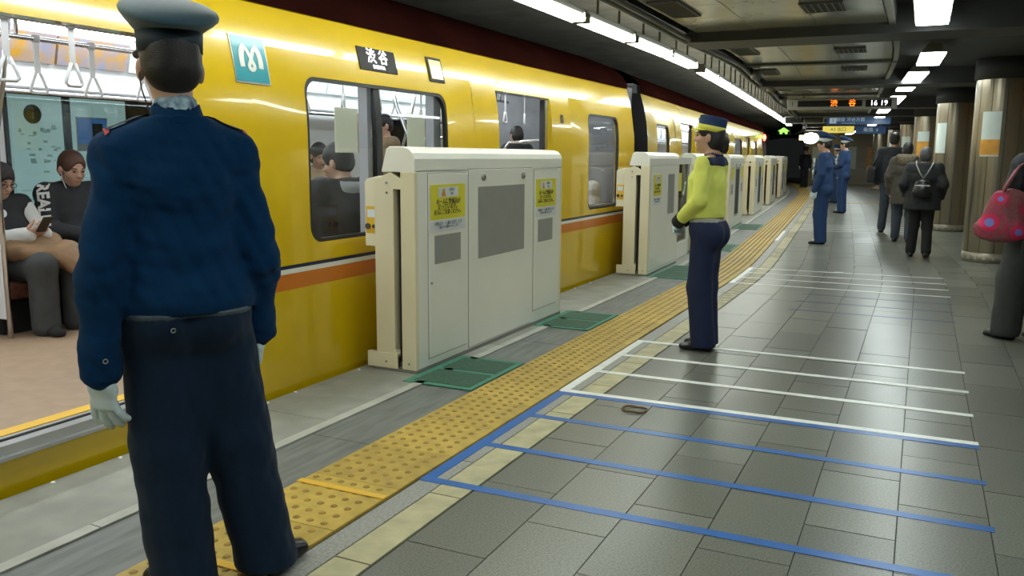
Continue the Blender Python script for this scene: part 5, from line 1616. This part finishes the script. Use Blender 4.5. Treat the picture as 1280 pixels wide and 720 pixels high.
# ---- woman guard in a yellow shirt
woman, J, (M, hp, sc, tp) = person('woman guard in yellow shirt and navy trousers with hands folded', (-1.325, 5.93, 0.003), R_(84),
    dict(kneeL=(-.065, .02, .47), kneeR=(.065, .02, .47), ankL=(-.06, -.02, .08), ankR=(.075, .0, .08), hipL=(-.075, 0, .88), hipR=(.075, 0, .88),
         elbL=(-.215, -.01, 1.125), wrL=(-.075, .205, .945), elbR=(.215, .0, 1.125), wrR=(.065, .215, .945), handL=(.75, .3, -.5), handR=(-.75, .3, -.5), palmL=(.2, -.9, 0), palmR=(-.2, -.9, 0),
         toeL=(-.15, 1, 0), toeR=(.1, 1, 0), yaw=0.16, pitch=-0.03, waist=(0, .02, 1.05), chest=(0, .012, 1.25)),
    h=1.60, top=dict(mat='shirt_yellow', name='shirt', e=0.013, arm=(0.062, 0.056, 0.044), hem=-0.06, blouse=True, collar='woman_trouser', cuffs='coat_black', cuff=0.02, wr=0.006, seed=3, neckcut=0.0),
    bottom=dict(mat='woman_trouser', e=0.014, rk=0.074, ra=0.075, rise=-0.068, belt='belt_grey', belt_off=-0.020, wr=0.004, low=0.12), hair='bun', cap=('navy_royal', 'band_yellow', 'kepi', 0.17, 'band_yellow'), gloves='glove_white', res=0.010, width=0.88)
sw = FINE[woman.name]; nb = J['neck']
c = Sdf(0.01); c._add(lambda P: sw.value(P) - 0.005, nb - .17, nb + .12, None, False); c.cut(nb - np.array([0, 0, .036]), (0, .30, -1)); c.cut(nb - np.array([0, 0, .004]), (0, .25, 1)); sdf_obj(c, 'shoulder_cape', 'woman_trouser', woman, 0.007)
m = MB(); m.box(-.03, .03, -.003, .003, -.045, .045); o = m.build('name_card', 'badge_white', woman); o.location = (-.075, .150, 1.13); o.rotation_euler = (0.15, 0, .45)
m = MB(); m.box(-.022, .022, -.004, -.003, -.02, .03); q = m.build('card_photo', 'mat_green', o); q.location = (0, .0075, 0)

# ---- navy guards further down the platform
def far_guard(label, loc, rz, h, res, pose=None, mats=('navy_royal', 'navy_royal'), band='badge_white', kit=True):
    p = dict(kneeL=(-.07, .02, .47), kneeR=(.07, .02, .47), ankL=(-.075, -.02, .08), ankR=(.08, .0, .08), elbL=(-.225, -.02, 1.11), wrL=(-.225, .07, .86), palmL=(1, .1, 0)); p.update(pose or {})
    t, J, ex = person(label, loc, rz, p, h=h, top=dict(mat=mats[0], name='jacket', e=0.018, arm=(0.068, 0.060, 0.046), skirt=0.05, flare=0.0, wr=0.005, neckcut=0.02, collar=mats[0]),
        bottom=dict(mat=mats[1], e=0.014, rk=0.074, ra=0.072, wr=0.004, low=0.12), cap=(mats[0], band, 'peaked', 0.05), gloves='glove_white', res=res, group='guards in navy down the platform')
    s_ = ex[2]
    if kit:
        bz = Sdf(0.02); a = J['pelvis']; bz.ecap(a + [0, 0, .04], a + [0, 0, .09], (.178 * s_, .135 * s_), (.172 * s_, .13 * s_), (1, 0, 0)); bz.cut(a + [0, 0, .045], (0, 0, -1)); bz.cut(a + [0, 0, .085], (0, 0, 1))
        sdf_obj(bz, 'belt', 'belt_grey', t, res)
        for (x, z, w_, hh) in ((-.10, 1.26, .035, .018), (-.09, 1.33, .02, .03), (-.11, 1.14, .04, .03)):
            m = MB(); m.box((x - w_) * s_, (x + w_) * s_, .105 * s_, .145 * s_, (z - hh) * s_, (z + hh) * s_); o = m.build('chest_badge', 'badge_white', t); bevel(o, .004)
        m = MB(); m.tube([(-.15 * s_, .10 * s_, 1.36 * s_), (-.17 * s_, .115 * s_, 1.2 * s_), (-.15 * s_, .13 * s_, 1.02 * s_)], .007, 6); m.build('lanyard', 'badge_white', t)
    return t
far_guard('navy guard with white gloves standing past the woman guard, facing the train', (-1.40, 14.25, 0), R_(82), 1.68, 0.014)
far_guard('tall navy guard standing behind the white gloved guard, facing the train', (-1.76, 22.6, 0), R_(76), 1.80, 0.018, dict(elbL=(-.23, .0, 1.12), wrL=(-.09, .20, 1.04), handL=(.8, .3, 0), elbR=(.23, .0, 1.12), wrR=(.09, .2, 1.04), handR=(-.8, .3, 0)))
far_guard('small distant navy guard glimpsed left of the white gloved guard', (-3.35, 34.0, 0), R_(120), 1.74, 0.022)
far_guard('dark suited guard far away, nearest the row of gates', (-4.85, 41.0, 0), R_(175), 1.76, 0.022, dict(wrR=(.22, .06, .95)), ('coat_black', 'coat_black'), 'coat_black', False)
far_guard('distant navy guard peeking out beside the tall guard', (-2.35, 27.5, 0), R_(140), 1.66, 0.022)

# ---- people walking away
W = dict(kneeL=(-.095, .06, .48), ankL=(-.115, .04, .08), kneeR=(.095, .04, .47), ankR=(.115, -.10, .09))
bp_p, J, ex = person('person in black padded coat and black trousers walking away with a small backpack', (0.02, 13.0, 0), R_(-3), dict(W, elbL=(-.27, -.06, 1.13), elbR=(.27, -.06, 1.13), wrL=(-.24, .10, .98), wrR=(.25, .10, .95), pitch=.1),
    h=1.50, top=dict(mat='coat_black', name='coat', e=0.050, arm=(0.088, 0.080, 0.060), skirt=0.17, flare=0.035, wr=0.010, neckcut=0.03), bottom=dict(mat='trouser_black', e=0.012, rk=0.062, ra=0.060, low=-0.04, fill=.12), hair='bob', hair_mat='hair_grey', res=0.013, width=1.12)
t = empty('backpack', (0.02, 13.0, 0), R_(-3)); tag(t, 'small black backpack on the back of the walker in the black coat', 'backpack')
s = Sdf(0.02); s.ecap((0, -.215, .90), (0, -.195, 1.02), (.125, .075), (.09, .05), (1, 0, 0)); s.ecap((0, -.23, .88), (0, -.24, .94), (.10, .06), (.085, .055), (1, 0, 0)); s.noise = folds(.004, 3); sdf_obj(s, 'bag', 'bag_black', t, .011)
for sg in (-1, 1):
    m = MB(); m.tube([(0.0, -.185, 1.08), (sg * .05, -.178, 1.16), (sg * .10, -.135, 1.27), (sg * .105, -.06, 1.31)], .009, 6); m.build('strap', 'belt_grey', t)
s = Sdf(.01); s.rc((-.085, -.262, .985), (.085, -.262, .985), .012, .012); sdf_obj(s, 'flap_zip', 'belt_grey', t, .006)

person('person in brown parka with fur trimmed hood walking away', (-0.24, 15.2, 0), R_(-4), dict(W, elbL=(-.26, -.05, 1.12)), h=1.60, top=dict(mat='coat_brown', name='parka', e=0.045, arm=(0.084, 0.076, 0.058), skirt=0.26, flare=0.02, wr=0.010, neckcut=.03),
    bottom=dict(mat='denim', e=0.010, rk=0.062, ra=0.058, low=-0.03, fill=.12), hair='bob', hair_mat='hair_black', res=0.015, width=1.08)
pk = [o for o in bpy.data.objects if o.type == 'EMPTY' and o.get('label', '').startswith('person in brown parka')][0]
s = Sdf(.03); s.ecap((-.11, -.06, 1.36), (.11, -.06, 1.36), (.075, .055), (.075, .055), (0, 1, 0)); s.ell((0, -.10, 1.31), (.13, .07, .09)); s.noise = folds(.012, 4); sdf_obj(s, 'fur_hood', 'fur', pk, .013)
person('tall person in dark jacket and jeans walking ahead of the parka', (-0.50, 17.0, 0), R_(-2), dict(W, elbL=(-.26, -.05, 1.12), elbR=(.25, -.03, 1.1)), h=1.80, top=dict(mat='coat_dark', name='jacket', e=0.038, arm=(0.080, 0.072, 0.055), skirt=0.08, flare=0.0, wr=0.008),
    bottom=dict(mat='denim', e=0.010, rk=0.062, ra=0.058, low=-0.03, fill=.12), hair='short', res=0.016, width=1.08)
t = empty('shoulder_bag', (-0.50, 17.0, 0)); tag(t, 'black shoulder bag at the side of the tall walker', 'bag')
s = Sdf(.02); s.rbox((-.33, -.05, 1.05), (.09, .16, .15), .05); sdf_obj(s, 'bag', 'bag_black', t, .014)
m = MB(); m.tube([(-.33, -.15, 1.18), (-.25, -.08, 1.42), (-.18, 0, 1.53), (-.22, .1, 1.42), (-.33, .05, 1.18)], .012, 6); m.build('strap', 'bag_black', t)

# ---- person at the right edge with the big pink bag
person('person in black jacket and grey trousers cut off by the right edge of the photo', (0.765, 7.38, 0), R_(48), dict(kneeL=(-.10, .05, .47), ankL=(-.11, .06, .08), ankR=(.10, -.10, .08), elbL=(-.25, .02, 1.10), wrL=(-.20, .20, 1.0)), h=1.62,
    top=dict(mat='coat_black', name='jacket', e=0.035, arm=(0.082, 0.074, 0.056), skirt=0.06, flare=0.0, wr=0.009), bottom=dict(mat='trouser_grey', e=0.020, rk=0.088, ra=0.085, wr=0.010, low=0.02), hair='bob', hair_mat='hair_brown', res=0.011)
t = empty('tote_bag', (0.515, 7.12, 0)); tag(t, 'large pink patterned tote bag hanging at the right edge', 'bag')
s = Sdf(.02); s.ecap((0.03, 0, .82), (0.03, 0, .85), (.168, .07), (.168, .07), (1, 0, 0)); s.ecap((0.03, 0, .85), (0.06, 0, 1.09), (.168, .07), (.098, .035), (1, 0, 0)); s.ecap((.05, 0, 1.05), (.16, .02, 1.02), (.10, .045), (.08, .04), (0, 0, 1)); s.cut((.05, 0, 1.14), (0, 0, 1)); s.noise = folds(.006, 8, .4)
bag = sdf_obj(s, 'bag', 'bag_pink', t, .009)
for (x, z, r) in ((-.055, .895, .068), (.135, .83, .055), (.005, 1.065, .042), (.175, .99, .035)):
    decal(s, disc_mesh(r * .45, r, 'bag_dot'), t, 'red_rosette', (x, 0, z), (1, 0, 0), (0, 0, 1), (0, 1, 0), .002)
    decal(s, disc_mesh(.001, r * .45, 'bag_blue'), t, 'blue_centre', (x, 0, z), (1, 0, 0), (0, 0, 1), (0, 1, 0), .003)
    for k in (1.25, 1.55):
        decal(s, disc_mesh(r * k, r * (k + .09), 'bag_dot', 24, 1), t, 'rosette_ring', (x, 0, z), (1, 0, 0), (0, 0, 1), (0, 1, 0), .0015)
for yy in (-.03, .03):
    m = MB(); m.tube([(.02, yy, 1.12), (.06, yy, 1.21), (.11, yy + .05, 1.30), (.17, yy + .1, 1.33), (.20, yy + .1, 1.24), (.16, yy, 1.08)], .012, 8); m.build('handle', 'bag_pink', t)
m = MB(); m.box(.17, .22, -.02, .02, .66, .80); bevel(m.build('tassel', 'bag_black', t), .01)

# ---- passengers
SL = dict(SIT, pelvis=(0, .12, .43), waist=(0, .05, .53), chest=(0, -.035, .72), neck=(0, -.04, .885), head=(0, .02, 1.02),
          hipL=(-.09, .14, .41), kneeL=(-.12, .53, .46), ankL=(-.12, .53, .08), hipR=(.09, .14, .41), kneeR=(.12, .53, .46), ankR=(.12, .53, .08),
          shL=(-.172, -.03, .845), elbL=(-.24, .06, .61), wrL=(-.08, .30, .56), shR=(.172, -.03, .845), elbR=(.24, .06, .61), wrR=(.08, .30, .56), pitch=0.38)
p1, J, (M, hp, sc, tp) = person('seated passenger with glasses, dark vest and white sleeves', (-5.52, 3.66, FZ), R_(-88), dict(wrL=(-.06, .33, .655), wrR=(.07, .34, .655), elbL=(-.23, .10, .60), elbR=(.23, .10, .60), handL=(.45, .6, .35), handR=(-.45, .6, .35), palmL=(.5, -.2, .8), palmR=(-.5, -.2, .8)), base=SL, h=1.62,
    top=dict(mat='coat_black', name='vest', e=0.028, arm=(0.070, 0.060, 0.048), hem=-.10, wr=.006), bottom=dict(mat='trouser_grey', e=.014, rk=.076, ra=.074, flat=False), hair='bob', glasses=True, shoe='trouser_black', res=0.011)
for q in ('L', 'R'):
    s = Sdf(.02); s.rc(J['sh' + q] + (J['elb' + q] - J['sh' + q]) * .12, J['elb' + q], .072, .066); s.rc(J['elb' + q], J['wr' + q], .066, .054); s.noise = folds(.006, 3); sdf_obj(s, 'sleeve', 'sleeve_white', p1, .010)
m = MB(); m.lathe([(.028, 0), (.028, .004)], 14); o = m.build('vest_badge', 'badge_white', p1); o.location = (.09, .142, .765); o.rotation_euler = (-1.25, 0, 0)
for x in (-.12, .12):
    m = MB(); m.tube([(x - .04, .52, .075), (x, .57, .085), (x + .04, .52, .075)], .008, 6); m.build('red_lace', 'shoe_red', p1)
t = empty('folded_coat', (-5.52, 3.66, FZ), R_(-88)); tag(t, 'camel padded coat lying over the lap of the passenger with glasses', 'coat')
s = Sdf(.04); s.ecap((-.13, .30, .52), (.15, .30, .52), (.17, .055), (.17, .055), (0, 1, 0)); s.ecap((-.10, .46, .50), (-.20, .60, .36), (.17, .085), (.15, .07), (1, .6, 0)); s.ell((-.02, .26, .58), (.19, .11, .07)); s.noise = folds(.012, 6); sdf_obj(s, 'coat_cloth', 'coat_camel', t, .010)
for k in range(5):
    y = .38 + k * .04
    m = MB(); m.tube([(-.30, y + .06, .50 - k * .036), (-.20, y + .07, .525 - k * .036), (-.06, y + .03, .53 - k * .034)], .010, 6); m.build('quilt_seam', 'coat_tan', t)
m = MB(); m.box(-.035, .035, -.004, .004, -.065, .065); o = m.build('phone', 'ink', None, (-5.085, 3.655, FZ + .70)); o.rotation_euler = (-0.7, 0, R_(-88)); bevel(o, .003); tag(o, 'dark phone held by the passenger with glasses', 'phone')

p2, J, (M, hp, sc, tp) = person('seated passenger with short brown hair and black hoodie lettered down the sleeve', (-5.52, 4.20, FZ), R_(-92), dict(pitch=.30, yaw=-.1), base=SL, h=1.74,
    top=dict(mat='coat_black', name='hoodie', e=0.032, arm=(0.076, 0.066, 0.052), hem=-.10, wr=.006, neckcut=.05), bottom=dict(mat='trouser_black', e=.014, rk=.076, ra=.074, flat=False), hair='short', hair_mat='hair_brown', res=0.011)
sdp = FINE[p2.name]
arm = J['elbR'] - J['shR']; ctr = J['shR'] + arm * .55 + np.array([.02, .02, 0])
cast = unit(np.array([-.75, -.62, -.1])); xd = unit(arm); yd = unit(np.cross(cast, xd)); yd = yd if yd[1] > 0 else -yd
tm = text_mesh('REALRUN', 0.105, 'sleeve_white', 0.0005, bold=0.004)
decal(sdp, tm, p2, 'sleeve_lettering', ctr, xd, yd, cast, .011)
s = Sdf(.02); s.ecap(J['neck'] + np.array([-.05, .0, .0]), J['neck'] + np.array([.05, .0, .0]), (.065, .05), (.065, .05), (0, 1, 0)); s.noise = folds(.006, 2); sdf_obj(s, 'hood', 'coat_black', p2, .010)
m = MB(); m.tube([tuple(hp(.078, .01, -.02)), tuple(hp(.082, .03, -.06)), tuple(hp(.06, .05, -.12)), tuple(hp(.03, .08, -.17))], .003, 6); m.build('earphone_cord', 'badge_white', p2)
person('seated passenger mostly hidden by the near guard', (-5.52, 4.86, FZ), R_(-90), dict(pitch=.2), base=SL, h=1.78, top=dict(mat='coat_dark', name='coat', e=.03, arm=(.074, .066, .05), hem=-.1), bottom=dict(mat='trouser_black', e=.014, flat=False), hair='bob', res=.013)

w1, J, ex = person('seated passenger in dark coat with grey hood, back against the wide train window', (-3.60, 4.80, FZ), R_(78), dict(pitch=.25, yaw=.35), base=SL, h=1.84, width=1.15, top=dict(mat='coat_dark', name='coat', e=.055, arm=(.085, .075, .06), hem=-.1, wr=.007), bottom=dict(mat='trouser_black', e=.014, flat=False), hair='short', glasses=True, res=.012)
s = Sdf(.02); s.ecap(J['neck'] + np.array([-.09, -.04, -.01]), J['neck'] + np.array([.09, -.04, -.01]), (.06, .045), (.06, .045), (0, 1, 0)); s.ell(J['neck'] + np.array([0, -.085, -.04]), (.12, .05, .06)); s.noise = folds(.006, 2); sdf_obj(s, 'grey_hood', 'hood_grey', w1, .010)
person('passenger in cream coat with black hair seated across the car', (-5.45, 6.92, FZ), R_(-120), dict(pitch=.35), base=SIT, h=1.70, top=dict(mat='coat_cream', name='coat', e=.035, arm=(.078, .07, .055), skirt=.0, wr=.008), bottom=dict(mat='trouser_black', e=.014, flat=False), hair='bob', res=.013)
person('standing passenger in tan jacket holding the overhead rail', (-4.95, 7.35, FZ), R_(150), dict(elbR=(.30, .16, 1.36), wrR=(.24, .20, 1.58), handR=(-.1, .1, 1), palmR=(-.5, .8, 0), pitch=.15), h=1.56,
    top=dict(mat='coat_tan', name='jacket', e=.035, arm=(.078, .070, .052), skirt=.05, wr=.010), bottom=dict(mat='trouser_black', e=.014), hair='short', res=.013)
person('standing passenger in dark coat inside the second doorway', (-4.60, 9.75, FZ), R_(60), {}, h=1.52, top=dict(mat='coat_black', name='coat', e=.035, arm=(.078, .07, .055), skirt=.2), bottom=dict(mat='trouser_black', e=.014), hair='bob', res=.015)
t = empty('white_bag', (-3.60, 9.80, 0.53)); tag(t, 'crumpled white bag on the seat behind the narrow train window', 'bag')
s = Sdf(.05); s.ell((0, 0, .22), (.10, .13, .22)); s.ell((.0, -.02, .44), (.09, .12, .09)); s.cut((0, 0, .005), (0, 0, -1)); s.noise = folds(.02, 5); sdf_obj(s, 'bag', 'sleeve_white', t, .014)
